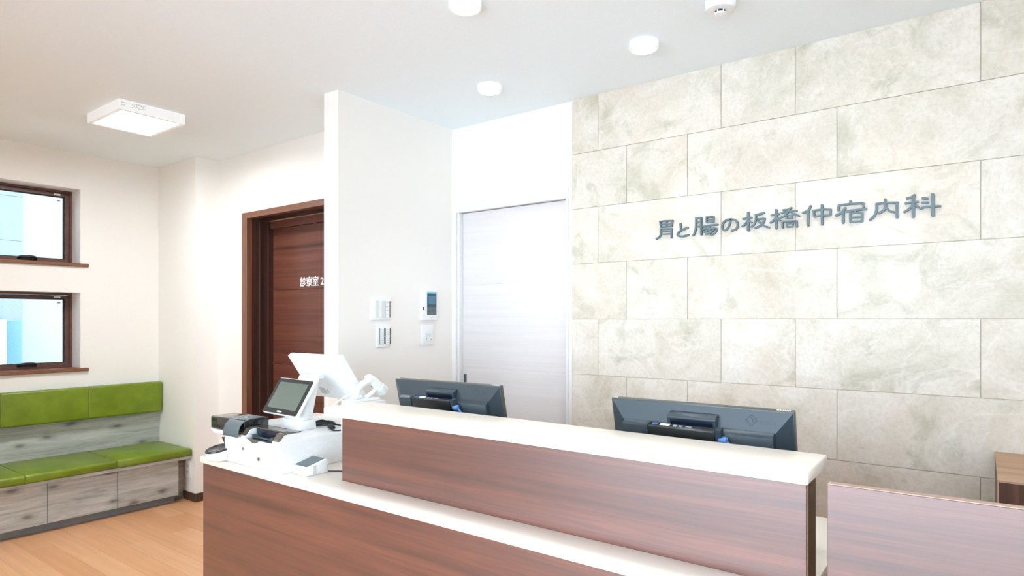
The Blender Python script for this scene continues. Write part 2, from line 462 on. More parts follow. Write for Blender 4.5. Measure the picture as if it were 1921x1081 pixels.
WY0, WY1 = 1.251, 1.8047
WZ = [(1.750, 2.2905), (0.9935, 1.543)]
b = MB()
b.box(-5.48, XL, FRONT_Y - 0.2, WY0, 0, CEIL).box(-5.48, XL, WY1, 3.2, 0, CEIL)
b.box(-5.48, XL, WY0, WY1, 0, WZ[1][0]).box(-5.48, XL, WY0, WY1, WZ[1][1], WZ[0][0]).box(-5.48, XL, WY0, WY1, WZ[0][1], CEIL)
structure(b.build('wall_left', 'wallpaper', smooth=0), 'white papered wall with the two small windows', 'wall')
structure(MB().box(XL, -4.655, YP, 2.80, 0, CEIL).build('wall_corner', 'wallpaper', smooth=0), 'white pilaster boxed out in the corner', 'wall')
DX0, DX1, DZ = -4.248, -3.33, 2.075
b = MB().box(-4.655, DX0, YD, 2.80, 0, CEIL).box(DX1, XPL, YD, 2.80, 0, CEIL).box(DX0, DX1, YD, 2.80, DZ, CEIL).box(DX0, DX1, 2.76, 2.80, 0, DZ)
structure(b.build('wall_back', 'wallpaper', smooth=0), 'white wall around the brown door', 'wall')
structure(MB().box(XPL, XPR, 2.103, 3.2, 0, CEIL).build('wall_partition', 'wallpaper', smooth=0), 'white partition wall ending beside the counter', 'wall')
AX0, AX1, AZ = -2.664, -1.838, 2.066
b = MB().box(XPR, AX0, YA, 3.2, 0, CEIL).box(AX1, -1.8076, YA, 3.2, 0, CEIL).box(AX0, AX1, YA, 3.2, AZ, CEIL).box(AX0, AX1, 3.08, 3.2, 0, AZ)
structure(b.build('wall_alcove', 'wallpaper', smooth=0), 'white wall around the white door', 'wall')
b = MB().box(XR, XR + 0.2, FRONT_Y - 0.2, -1.2, 0, CEIL).box(XR, XR + 0.2, 0.4, 3.2, 0, CEIL).box(XR, XR + 0.2, -1.2, 0.4, 2.4, CEIL)
structure(b.build('wall_right', 'wallpaper', smooth=0), 'plain white wall at the right side', 'wall')
GX0, GX1 = -2.6, 1.6
b = MB().box(-5.48, GX0, FRONT_Y - 0.15, FRONT_Y, 0, CEIL).box(GX1, XR, FRONT_Y - 0.15, FRONT_Y, 0, CEIL).box(GX0, GX1, FRONT_Y - 0.15, FRONT_Y, 2.42, CEIL)
structure(b.build('wall_front', 'wallpaper', smooth=0), 'white entrance wall around the glazing', 'wall')

# stone tile wall: one mesh, every tile a bevelled block with its own colour offset
b = MB(); bm = b.bm
lay = bm.loops.layers.float_color.new('tile')
b.box(-1.8076, XR, YS + 0.006, 3.2, 0, CEIL)
for f in bm.faces: f.material_index = 1
rows = [CEIL, 2.248, 1.948, 1.648, 1.348, 1.048, 0.748, 0.448, 0.148, 0.0]
JA = [-1.8076, -1.646, -0.9895, -0.6624, -0.007, 0.320, 0.975, 1.302, 1.957, 2.284, 2.939, XR]
JB = [-1.8076, -1.480, -1.153, -0.497, 0.158, 0.485, 1.140, 1.467, 2.122, 2.449, 3.104, XR]
g = 0.0010
done = set(bm.faces)
for r in range(len(rows) - 1):
    J = JA if r % 2 == 0 else JB
    for x0, x1 in zip(J, J[1:]):
        b.box(x0 + (0 if x0 == JA[0] else g), x1 - g, YS, YS + 0.012, rows[r + 1] + (g if r < 8 else 0), rows[r] - (g if r else 0), 0.0012, 1)
        c = (random.random(), random.random(), random.random(), 1)
        for f in bm.faces:
            if f not in done:
                done.add(f)
                for lp in f.loops: lp[lay] = c
structure(b.build('wall_stone', ['stone_tile', 'grout'], smooth=0), 'pale stone tile feature wall behind the counter', 'wall')

for nm, args, lb in [('baseboard_corner', (-4.829, -4.647, YP - 0.008, YP, 0, 0.062), 'brown baseboard on the pilaster'),
                     ('baseboard_side', (-4.655, -4.647, YP + 0.001, YD - 0.008, 0, 0.062), 'brown baseboard on the pilaster side'),
                     ('baseboard_back', (-4.655, -4.312, YD - 0.008, YD, 0, 0.062), 'brown baseboard left of the brown door')]:
    structure(MB().box(*args, 0.001, 1).build(nm, 'vinyl_base'), lb, 'baseboard')

# ---- windows
def ring(b, x0, x1, y0, y1, z0, z1, w, wb=None, wt=None, bev=0.0015):
    wb = wb or w; wt = wt or w
    b.box(x0, x1, y0, y0 + w, z0, z1, bev, 1).box(x0, x1, y1 - w, y1, z0, z1, bev, 1)
    b.box(x0, x1, y0 + w, y1 - w, z0, z0 + wb, bev, 1).box(x0, x1, y0 + w, y1 - w, z1 - wt, z1, bev, 1)
    return b
for i, (z0, z1) in enumerate(WZ):
    ym = 1.528; base = (-5.40, ym, z0)
    t = thing('window_%d' % (i + 1), base, ['upper brown framed window with wired glass', 'lower brown framed window above the bench'][i], 'window', kind='structure')
    ring(MB(base), -5.45, -5.398, WY0, WY1, z0, z1, 0.018).build('frame', 'frame_brown', t)
    ring(MB(base), -5.445, -5.410, WY0 + 0.021, WY1 - 0.021, z0 + 0.004, z1 - 0.020, 0.026, 0.034, 0.026).build('sash', 'frame_brown', t)
    ring(MB(base), -5.436, -5.417, WY0 + 0.047, WY1 - 0.047, z0 + 0.038, z1 - 0.046, 0.006, 0.004, 0.006).build('gasket', 'rubber', t)
    MB(base).box(-5.432, -5.426, WY0 + 0.05, WY1 - 0.05, z0 + 0.040, z1 - 0.05).build('glass', 'wired_glass', t)
    s = MB(base); s.box(-5.398, XL - 0.0005, WY0 + 0.0005, WY1 - 0.0005, z0, z0 + 0.002)
    s.box(XL + 0.0005, XL + 0.02, 1.205, 1.851, z0 - 0.022, z0 + 0.002, 0.002, 1)
    s.build('sill', 'sill_wood', t)
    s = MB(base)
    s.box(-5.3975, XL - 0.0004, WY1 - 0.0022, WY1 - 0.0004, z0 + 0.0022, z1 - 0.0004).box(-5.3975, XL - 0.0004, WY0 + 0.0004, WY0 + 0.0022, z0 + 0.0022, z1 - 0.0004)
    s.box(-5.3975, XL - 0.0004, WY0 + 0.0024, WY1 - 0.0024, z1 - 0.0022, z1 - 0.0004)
    s.build('reveal', 'reveal_daylit', t, smooth=0)  # thin added lining, lightened so the recess looks lit from outside
    h = MB(base); h.tube(smoothpath([(-5.402, ym - 0.05, z0 + 0.026), (-5.382, ym - 0.042, z0 + 0.036), (-5.376, ym, z0 + 0.041), (-5.382, ym + 0.042, z0 + 0.036), (-5.402, ym + 0.05, z0 + 0.026)], 5), 0.0105, 10)
    h.box(-5.412, -5.400, ym - 0.045, ym + 0.045, z0 + 0.006, z0 + 0.026, 0.003, 2)
    h.build('handle', 'black_plastic', t)
    MB(base).box(-5.4099, -5.4088, 1.690, 1.731, z1 - 0.039, z1 - 0.026).build('sticker', 'paper_label', t)
    MB(base).box(-5.4259, -5.4252, 1.716, 1.736, z1 - 0.080, z1 - 0.068).build('sticker', 'ink_grey', t)

# ---- outside the small windows
structure(MB().box(-5.48, -5.36, FRONT_Y - 0.2, 3.3, CEIL + 0.12, 8.0).build('wall_alley_shade', 'render_wall', smooth=0), 'unseen wall above the small windows, added to dim the alley', 'wall')  # added wall above the windows, blocks sky so the alley is dimmer
structure(MB().box(-14, 10, -14, 8, -0.35, -0.12).build('ground_outside', 'pavement', smooth=0), 'paving outside, kept pale to bounce daylight indoors', 'ground')
b = MB((-6.9, 2.5, -0.3)); b.box(-7.1, -6.9, 1.9174, 7.5, -0.3, 2.56)
nb = tag(b.build('neighbour_wall', 'render_wall', smooth=0), 'pale rendered wall of the next building outside the windows', 'wall')
t = thing('cladding_wall', (-6.9, 0.2, -0.3), 'blue grey panelled wall outside the windows, left of the pale rendered wall', 'wall')
b = MB((-6.9, 0.2, -0.3))
zs = [-0.3, 0.42, 0.83, 1.235, 1.64, 2.045, 2.4386, 2.56]
for z0, z1 in zip(zs, zs[1:]): b.box(-7.08, -6.88, -4.0, 1.912, z0 + 0.001, z1 - 0.001, 0.002, 1)
b.build('panel', 'panel_wall', t, smooth=0)
base = (-6.75, 1.5, -0.3)
t = thing('outdoor_unit', base, 'white and blue box standing outside the lower window', 'outdoor unit')
MB(base).box(-6.86, -6.50, 1.1, 1.700, -0.3, 1.347, 0.006, 2).build('casing', 'unit_white', t)
MB(base).box(-6.86, -6.50, 1.7005, 1.8037, -0.3, 1.338, 0.004, 2).build('side_panel', 'unit_blue', t)

# ---- brown consulting room door
base = (-3.79, 2.7133, 0)
t = thing('door_1', base, 'dark walnut sliding door with white lettering in a deep brown frame', 'door', kind='structure')
b = MB(base)
for z0, z1 in ((0.005, 0.474), (0.478, 1.0185), (1.0225, 1.5595), (1.5635, 2.0165)):
    b.box(DX0 + 0.002, DX1 - 0.002, 2.7133, 2.745, z0, z1, 0.0015, 1)
b.box(DX0 + 0.002, DX1 - 0.002, 2.718, 2.742, 0.005, 2.0165)
dp = b.build('door_panel', 'door_wood', t)
b = MB(base).box(-4.311, DX0 + 0.0015, YD - 0.012, YD + 0.03, 0, 2.1165, 0.001, 1).box(DX1 - 0.0015, DX1 + 0.063, YD - 0.012, YD + 0.03, 0, 2.1165, 0.002, 1)
b.build('casing', 'casing_wood', t)
MB(base).box(DX0 + 0.0017, DX1 - 0.0017, YD - 0.012, YD + 0.03, DZ - 0.0015, 2.1165, 0.001, 1).build('head_casing', 'head_wood', t)
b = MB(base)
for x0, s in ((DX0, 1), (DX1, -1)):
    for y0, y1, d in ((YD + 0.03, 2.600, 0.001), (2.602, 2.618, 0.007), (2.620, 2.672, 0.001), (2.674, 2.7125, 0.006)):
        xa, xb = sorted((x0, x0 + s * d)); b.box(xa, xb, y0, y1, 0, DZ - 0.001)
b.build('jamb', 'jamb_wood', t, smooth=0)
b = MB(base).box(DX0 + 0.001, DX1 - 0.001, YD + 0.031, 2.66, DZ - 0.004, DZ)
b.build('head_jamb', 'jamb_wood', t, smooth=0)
MB(base).box(DX0 + 0.002, DX1 - 0.002, 2.690, 2.7125, 2.018, DZ - 0.004, 0.001, 1).build('header_board', 'door_wood', t)
mt = Matrix.Translation((-3.908 - base[0], 2.7128 - base[1], 1.5865)) @ Matrix.Rotation(radians(90), 4, 'X')
text_mesh('lettering', '診察室 2', 0.0735, 'door_letter', t, mt, 0.0004, 0.0007, 0.98)

# ---- white door in the alcove
base = (-2.25, YA, 0)
t = thing('door_2', base, 'white sliding door with a slim metal pull beside the stone wall', 'door', kind='structure')
b = MB(base)
for z0, z1 in ((0.005, 0.520), (0.5225, 1.0455), (1.048, 1.5605), (1.563, 2.0155)):
    b.box(-2.634, -1.8505, YA + 0.030, YA + 0.06, z0, z1, 0.0012, 1)
b.box(-2.634, -1.8505, YA + 0.0318, YA + 0.058, 0.005, 2.0155)
b.build('door_panel', 'white_door', t)
MB(base).box(-2.6725, -1.8500, YA - 0.010, YA + 0.02, 2.0160, 2.0740, 0.002, 1).build('head_casing', 'white_paint', t)
b = MB(base).box(-2.6725, -2.6545, YA - 0.010, YA + 0.07, 0, 2.0155, 0.002, 1).box(-2.6535, -2.635, YA - 0.004, YA + 0.07, 0, 2.0155, 0.002, 1)
b.box(-1.8495, -1.8315, YA - 0.010, YA + 0.07, 0, 2.0740, 0.002, 1)
b.build('jamb', 'white_paint', t)
b = MB(base).box(-2.627, -2.601, YA + 0.0285, YA + 0.034, 0.86, 1.006, 0.001, 1)
h = b.build('pull_handle', 'brushed_metal', t)
MB(base).box(-2.622, -2.612, YA + 0.0270, YA + 0.0284, 0.865, 1.0).build('recess', 'ink_dark', h)

# ---- unseen glazed entrance behind the camera, placed and sized for daylight and sheen
base = (-0.6, FRONT_Y - 0.08, 0)
t = thing('window_3', base, 'unseen glazed entrance front in dark frame, placed and sized for daylight', 'window', kind='structure')
b = MB(base)
for x in (GX0, -1.85, -0.7, 0.45, GX1 - 0.05): b.box(x, x + 0.05, FRONT_Y - 0.11, FRONT_Y - 0.05, 0, 2.42, 0.002, 1)
b.box(GX0 + 0.05, GX1 - 0.05, FRONT_Y - 0.11, FRONT_Y - 0.05, 2.37, 2.42).box(GX0 + 0.05, GX1 - 0.05, FRONT_Y - 0.11, FRONT_Y - 0.05, 0, 0.05)
b.build('frame', 'frame_brown', t)
for x0, x1 in ((GX0 + .05, -1.85), (-1.80, -0.7), (-.65, .45), (.50, GX1 - .05)):
    MB(base).box(x0, x1, FRONT_Y - 0.083, FRONT_Y - 0.077, 0.05, 2.37).build('glass', 'clear_glass', t, smooth=0)

base = (XR + 0.08, -0.4, 0)  # side glazing added to bring daylight to the left side
t = thing('window_4', base, 'added unseen side glazing in dark frame right of the camera, for daylight on the left side', 'window', kind='structure')
b = MB(base)
for y in (-1.2, -.425, .35): b.box(XR + .05, XR + .11, y, y + .05, 0, 2.40, .002, 1)
b.box(XR + .05, XR + .11, -1.15, .35, 2.35, 2.40).box(XR + .05, XR + .11, -1.15, .35, 0, .05)
b.build('frame', 'frame_brown', t)
for y0, y1 in ((-1.15, -.425), (-.375, .35)):
    MB(base).box(XR + .077, XR + .083, y0, y1, .05, 2.35).build('glass', 'clear_glass', t, smooth=0)

# ------------------------------------------------------------------ ceiling fittings
def downlight(o):
    b = MB(); b.lathe([(0.0, 0), (0.062, 0), (0.062, -0.028), (0.060, -0.030), (0.052, -0.030), (0.050, -0.026), (0.0, -0.026)], (0, 0, 0), 48, cap=False)
    b.build('housing', 'lamp_acrylic', o)
    MB().lathe([(0.0, -0.0265), (0.0495, -0.0265), (0.0495, -0.0295), (0.0, -0.0305)], (0, 0, 0), 48, cap=False).build('diffuser', 'lamp_glow', o, smooth=0)
    l = bpy.data.lights.new('lamp_beam', 'SPOT'); l.energy = LAMP_BEAM; l.color = (0.93, 0.97, 1.0)
    l.spot_size = radians(105); l.spot_blend = 1.0; l.shadow_soft_size = 0.05
    q = bpy.data.objects.new('lamp_beam', l); q.location = (0, 0, -0.034); COL.objects.link(q); q.parent = o
spots = [(-2.034, 2.536, 'round white ceiling light nearest the white door'),
         (-1.179, 2.539, 'round white ceiling light nearest the stone wall and smoke detector'),
         (-1.566, 1.805, 'round white ceiling light at the top edge, above the counter front'),
         (-0.315, 2.539, 'round white ceiling light just above the frame by the stone wall'),
         (-0.715, 1.805, 'added round white ceiling light above the counter right end, out of frame'),  # from here on unseen lamps, added to fill the room with light
         (-1.566, -0.70, 'added unseen round white ceiling light behind the camera on the left'),
         (0.60, -0.70, 'added unseen round white ceiling light behind the camera on the right'),
         (0.95, 1.805, 'added unseen round white ceiling light near the right wall')]
proto = None
for x, y, lb in spots:
    if proto is None:
        proto = thing('downlight', (x, y, CEIL), lb, 'ceiling light', 'round surface mounted ceiling lights'); downlight(proto); o = proto
    else:
        o = copy_tree(proto); o.location = (x, y, CEIL)
    o['label'] = lb

def panel_light(loc):
    t = thing('panel_light', (loc[0], loc[1], CEIL), '', 'ceiling light')
    b = MB(); hx, hy, hz = 0.2165, 0.1785, 0.056
    b.box(-hx, hx, -hy, -hy + 0.026, -hz, 0, 0.002, 1).box(-hx, hx, hy - 0.026, hy, -hz, 0, 0.002, 1)
    b.box(-hx, -hx + 0.026, -hy + 0.026, hy - 0.026, -hz, 0, 0.002, 1).box(hx - 0.026, hx, -hy + 0.026, hy - 0.026, -hz, 0, 0.002, 1)
    b.build('housing', 'lamp_acrylic', t)
    MB().box(-hx + 0.026, hx - 0.026, -hy + 0.026, hy - 0.026, -hz + 0.004, -0.01).build('diffuser', 'panel_glow', t, smooth=0)
    for y0, yw in ((-hy + 0.012, 0.043), (-hy + 0.066, 0.084)):
        b = MB()
        for i in range(5):
            z = -0.012 - i * 0.0055; y1 = y0 + yw - 0.01 * (i % 3)
            for q in range(int((y1 - y0) / 0.011)):
                if random.random() < 0.75: b.box(hx, hx + 0.0004, y0 + q * 0.011, y0 + q * 0.011 + 0.0075, z, z + 0.0022)
        b.build('rating_print', 'ink_grey', t, smooth=0)
    return t
pl = panel_light((-3.9745, 1.6515)); pl['label'] = 'square white box ceiling light over the bench end'
pl2 = copy_tree(pl); pl2.location = (-3.9745, -0.75, CEIL); pl2['label'] = 'added square white box ceiling light over the far bench end, out of frame'  # second square lamp, added out of view to brighten the left side

base = (-0.789, 2.3627, CEIL)
t = thing('smoke_detector', base, 'white smoke detector on the ceiling', 'smoke detector')
MB().lathe([(0.0, 0), (0.056, 0), (0.0565, -0.034), (0.050, -0.044), (0.026, -0.047), (0.0, -0.047)], (0, 0, 0), 48, cap=False).build('housing', 'white_plastic', t)
MB().lathe([(0.0, -0.0472), (0.0185, -0.0472), (0.0185, -0.056), (0.0, -0.056)], (0, 0, 0), 32, cap=False).build('mesh_core', 'ink_dark', t)
ch = MB(); ch.lathe([(0.0, -0.0560), (0.0225, -0.0560), (0.022, -0.0605), (0.017, -0.0615), (0.0, -0.0615)], (0, 0, 0), 40, cap=False)
for k in range(6):
    a = k * pi / 3 + 0.35; ch.cyl((0.021 * cos(a), 0.021 * sin(a), -0.0472), (0.021 * cos(a), 0.021 * sin(a), -0.0570), 0.0018, seg=8)
ch.build('sensor_cap', 'white_plastic', t)
MB().cyl((-0.010, -0.0560, -0.024), (-0.010, -0.0575, -0.024), 0.0012, seg=8).build('indicator', 'ink_grey', t)

# ------------------------------------------------------------------ bench
base = (-5.0, 1.32, 0)
t = thing('waiting_bench', base, 'long built-in bench with green leather cushions and grey wood drawers under the windows', 'bench')
E = [2.3385, 1.8295, 1.3190, 0.8085, 0.302]
for i in range(4):
    y0, y1 = E[i + 1] + 0.001, E[i] - 0.001
    for nm, dims, bv in (('seat_cushion', (-5.221, -4.690, 0.3378, 0.392), 0.017), ('backrest_cushion', (-5.2215, -5.155, 0.628, 0.862), 0.016)):
        b = MB(base).box(dims[0], dims[1], y0, y1, dims[2], dims[3], bv, 5)
        for v in b.bm.verts:       # sewn joints between sections are shallow; only the free ends stay fully rounded
            if i < 3 and v.co.y < y0 + bv: v.co.y = y0 + (v.co.y - y0) * 0.22
            if i > 0 and v.co.y > y1 - bv: v.co.y = y1 - (y1 - v.co.y) * 0.22
        b.build(nm, 'green_leather', t, 40)
for y in E[1:4]:
    b = MB(base); b.tube(smoothpath([(-5.150, y, 0.640), (-5.1545, y, 0.66), (-5.1548, y, 0.745), (-5.1545, y, 0.835), (-5.160, y, 0.852)], 4), 0.0022, 8)
    b.build('seam', 'green_piping', t)
    b = MB(base); b.tube(smoothpath([(-5.20, y, 0.3915), (-4.95, y, 0.3917), (-4.72, y, 0.391), (-4.700, y, 0.386), (-4.692, y, 0.374), (-4.6905, y, 0.345)], 4), 0.0018, 8)
    b.build('seam', 'green_leather', t)
MB(base).box(XL + 0.0005, -5.222, 0.302, 2.3405, 0.30, 0.851, 0.001, 1).build('back_panel', 'grey_board', t)
MB(base).box(-5.2215, -4.702, 0.302, 2.3405, 0.3165, 0.3372, 0.001, 1).build('seat_board', 'grey_board', t)
MB(base).box(-5.221, -4.758, 0.302, 2.257, 0.0585, 0.316).build('carcass', 'ink_dark', t)
G = [2.258, 1.8505, 1.447, 1.0435, 0.640, 0.302]
for i in range(5):
    MB(base).box(-4.757, -4.736, G[i + 1] + 0.0018, G[i] - 0.0018, 0.0575, 0.3105, 0.0008, 1).build('drawer_front', 'grey_board', t)
MB(base).box(-4.86, -4.832, 2.2585, 2.3405, 0.046, 0.316, 0.0008, 1).build('end_filler', 'grey_board', t)
b = MB(base).box(-5.2, -4.795, 0.302, 2.256, 0.0, 0.058, 0.0008, 1).box(-4.9, -4.842, 2.2565, 2.333, 0, 0.0455, 0.0008, 1)
b.build('plinth', 'grey_plinth', t)

base = (-4.753, YP, 0.234)
t = thing('wall_outlet', base, 'white socket plate low on the pilaster beside the bench', 'outlet')
MB(base).box(-4.790, -4.716, YP - 0.011, YP - 0.0003, 0.172, 0.296, 0.003, 2).build('cover_plate', 'white_plastic', t)
for z in (0.215, 0.255):
    b = MB(base)
    b.box(-4.768, -4.738, YP - 0.0125, YP - 0.0108, z - 0.016, z + 0.016, 0.001, 1)
    s = b.build('socket', 'ivory_plastic', t)
    MB(base).box(-4.760, -4.758, YP - 0.0132, YP - 0.0124, z - 0.006, z + 0.006).box(-4.748, -4.746, YP - 0.0132, YP - 0.0124, z - 0.006, z + 0.006).build('slot', 'ink_dark', s)

# ------------------------------------------------------------------ counter
base = (-1.5, 1.5, 0)
t = thing('reception_counter', base, 'walnut reception counter with cream worktop and a raised ledge', 'reception counter')
b = MB(base).box(-2.728, -0.312, 1.405, 1.435, 0.0, 0.7222, 0.001, 1).box(-2.728, -2.702, 1.4355, 2.098, 0, 0.7222, 0.001, 1)
b.build('front_panel', 'walnut', t)
b = MB(base); b.prism([(-2.736, 1.395), (-0.308, 1.395), (-0.308, 1.5015), (-1.905, 1.5015), (-1.905, 2.098), (-2.736, 2.098)], 'z', 0.7225, 0.750, 0.0025, 2)
b.build('worktop', 'worktop', t)
MB(base).box(-1.905, -0.3115, 1.502, 1.579, 0.0, 0.9845, 0.001, 1).build('raised_panel', 'walnut', t)
MB(base).box(-0.3113, -0.3075, 1.502, 1.579, 0.0, 0.9845, 0.0008, 1).build('end_panel', 'walnut_edge', t)
MB(base).box(-1.985, -0.3035, 1.478, 1.690, 0.985, 1.0170, 0.0045, 3).build('ledge', 'worktop', t)

base = (-1.1, 1.9, 0)
t = thing('staff_desk', base, 'white staff desk behind the counter', 'desk')
MB(base).box(-1.898, -0.318, 1.5805, 2.190, 0.698, 0.720, 0.002, 2).build('desktop', 'worktop', t)
for x in (-1.88, -0.362): MB(base).box(x, x + 0.022, 1.60, 2.15, 0.0, 0.6975, 0.001, 1).build('leg_panel', 'white_paint', t)
MB(base).box(-1.857, -0.363, 1.585, 1.60, 0.3, 0.6975, 0.001, 1).build('modesty_panel', 'white_paint', t)

base = (-0.2628, 1.4634, 0)
t = thing('low_partition', base, 'low walnut faced partition panel right of the counter', 'partition', rot=(0, 0, radians(3.07)))
MB().box(0, 1.25, 0, 0.024, 0.0, 0.998, 0.0006, 1).build('panel', 'walnut', t)
MB().box(0.0008, 1.2495, 0.0006, 0.0234, 0.9982, 1.0000, 0.0003, 1).build('edge_strip', 'gate_edge', t)

base = (0.6, 2.7, 0)
t = thing('side_cabinet', base, 'brown wooden cabinet against the stone wall at the right edge', 'cabinet')
MB(base).box(0.0365, 1.20, 2.4485, 2.974, 0.0, 0.8495, 0.0008, 1).build('body', 'cabinet_side', t)
MB(base).box(0.0355, 1.201, 2.4475, 2.974, 0.8498, 0.8523, 0.0006, 1).build('top', 'cabinet_top', t)
b = MB(base).box(0.0355, 0.0385, 2.4476, 2.4492, 0.0, 0.8495).box(0.0355, 1.201, 2.4474, 2.4484, 0.8462, 0.8497)
b.build('edge_band', 'gate_edge', t, smooth=0)

# ------------------------------------------------------------------ payment machines on the worktop
ZC = 0.7505
base = (-2.56, 1.65, ZC)
t = thing('coin_changer', base, 'white coin machine with black hood and round coin tray, at the counter end', 'cash machine')
b = MB(base)
b.prism([(1.414, ZC), (1.404, .845), (1.412, .874), (1.97, .8748), (1.97, ZC)], 'x', -2.553, -2.417, 0.004, 2)
b.prism([(1.430, ZC), (1.425, .785), (1.470, .797), (1.480, .832), (1.432, .852), (1.420, .874), (1.97, .8748), (1.97, ZC)], 'x', -2.698, -2.5535, 0.003, 2)
b.build('body', 'white_plastic', t)
b = MB(base).box(-2.690, -2.532, 1.418, 1.530, .8752, .9295, 0.007, 3)
b.box(-2.5315, -2.424, 1.418, 1.530, .8752, .934, 0.004, 2)
hood = b.build('hood', 'gloss_black', t)
arc = [(1.386, .868), (1.387, .890), (1.395, .912), (1.412, .928), (1.440, .937), (1.500, .940)]
inn = [(y + 0.004, z - 0.003) for y, z in arc[:3]] + [(y, z - 0.0045) for y, z in arc[3:]]
MB(base).prism(arc + inn[::-1], 'x', -2.530, -2.419, 0.001, 1).build('visor', 'slate_plastic', hood)
for i, w in enumerate((0.05, 0.03, 0.044)): MB(base).box(-2.50, -2.50 + w, 1.445 + i * 0.012, 1.449 + i * 0.012, .9372 + 0.0012 * i, .9384 + 0.0012 * i).build('print', 'ink_grey', hood, smooth=0)
for i in range(3): MB(base).box(-2.655 + i * 0.04, -2.632 + i * 0.04, 1.455, 1.461, .9295, .9299).build('print', 'ink_grey', hood, smooth=0)
def tilt(x, y, z): return 0.20 * y if z > 0.01 else 0
b = MB(base); cx, cy = -2.588, 1.402
b.lathe([(0.0, 0.0), (0.034, 0.0), (0.045, 0.008), (0.0505, 0.026), (0.051, 0.0465), (0.0, 0.0465)], (cx, cy, ZC), 44, 0.96, 1.05, tilt, cap=False)
tr = b.build('coin_tray', 'white_plastic', t)
b = MB(base); b.lathe([(0.051, 0.0467), (0.0525, 0.0472), (0.0525, 0.0545), (0.0490, 0.0552), (0.0460, 0.0535), (0.038, 0.0485), (0.0, 0.0475)], (cx, cy, ZC), 44, 0.96, 1.05, lambda x, y, z: 0.20 * y, cap=False)
b.build('tray_rim', 'gloss_black', tr)
b = MB(base).prism([(-2.640, .838), (-2.622, .838), (-2.586, .804), (-2.575, .800), (-2.575, .792), (-2.600, .792), (-2.612, .805)], 'y', 1.440, 1.474, 0.001, 1)
b.build('coin_chute', 'black_plastic', t)
MB(base).prism([(-2.496, .8215), (-2.434, .8215), (-2.434, .786), (-2.496, .786)], 'y', 1.4066, 1.4098, 0.0005, 1).build('label_plate', 'ivory_plastic', t)
b = MB(base); b.cyl((-2.544, 1.4145, .772), (-2.544, 1.4085, .772), 0.0055, seg=16); b.box(-2.545, -2.543, 1.4078, 1.409, .769, .775)
b.build('lock', 'chrome', t)
for x in (-2.552, -2.545, -2.536): MB(base).box(x, x + 0.004, 1.4090, 1.4098, .786, .7875).build('print', 'ink_grey', t, smooth=0)

base = (-2.285, 1.65, ZC)
t = thing('banknote_changer', base, 'white banknote machine with dark sloped top and note tray, beside the card terminal', 'cash machine')
b = MB(base)
side = [(1.412, ZC), (1.404, .828), (1.398, .876), (1.408, .878), (1.424, .898), (1.442, .9015), (1.500, .9015), (1.502, .8748), (1.97, .8748), (1.97, ZC)]
b.prism(side, 'x', -2.4145, -2.386, 0.002, 1); b.prism(side, 'x', -2.196, -2.155, 0.002, 1)
b.prism([(1.412, ZC), (1.404, .828), (1.399, .866), (1.408, .864), (1.452, .858), (1.454, .9015), (1.500, .9015), (1.502, .8748), (1.97, .8748), (1.97, ZC)], 'x', -2.3858, -2.1962, 0.001, 1)
b.build('body', 'white_plastic', t)
top = [(1.399, .8768), (1.408, .8788), (1.424, .8988), (1.442, .9022), (1.501, .9022), (1.501, .9062), (1.441, .9062), (1.421, .9030), (1.405, .8826), (1.398, .8800)]
b = MB(base); b.prism(top, 'x', -2.4145, -2.388, 0.0008, 1); b.prism(top, 'x', -2.196, -2.1545, 0.0008, 1)
b.prism([(1.446, .9022), (1.501, .9022), (1.501, .9062), (1.446, .9062)], 'x', -2.3878, -2.1962, 0.0008, 1)
b.build('cover', 'smoke_cover', t)
b = MB(base).box(-2.385, -2.197, 1.408, 1.4535, .8588, .8668).box(-2.385, -2.197, 1.4495, 1.4535, .867, .9018)
tray = b.build('note_tray', 'deep_tray', t)
b = MB(base).box(-2.372, -2.205, 1.425, 1.446, .868, .871, 0.001, 1).box(-2.362, -2.359, 1.416, 1.440, .8672, .884).box(-2.222, -2.219, 1.410, 1.430, .8672, .884)
b.build('note_guide', 'slate_plastic', tray)
pts = [(-2.372, .870), (-2.352, .8655), (-2.338, .8575), (-2.318, .8535), (-2.300, .8565), (-2.288, .864), (-2.268, .8685), (-2.262, .870)]
MB(base).prism(pts, 'y', 1.3945, 1.406, 0.001, 1).build('thumb_notch', 'smoke_cover', t)
MB(base).box(-2.396, -2.204, 1.4035, 1.4052, .8200, .8212).build('groove', 'ink_grey', t, smooth=0)
for x, z, r in ((-2.2966, .7935, 0.0082), (-2.404, .822, 0.0068)):
    b = MB(base); y = 1.412 - (z - .75) * 0.103
    b.cyl((x, y + 0.002, z), (x, y - 0.0045, z), r, seg=20); b.box(x - 0.0012, x + 0.0012, y - 0.0055, y - 0.004, z - 0.004, z + 0.004)
    b.build('lock', 'chrome', t)
MB(base).prism([(-2.330, .7735), (-2.252, .7735), (-2.252, .7605), (-2.420, .7605)], 'y', 1.4085, 1.4105).build('label_plate', 'ivory_plastic', t, smooth=0)

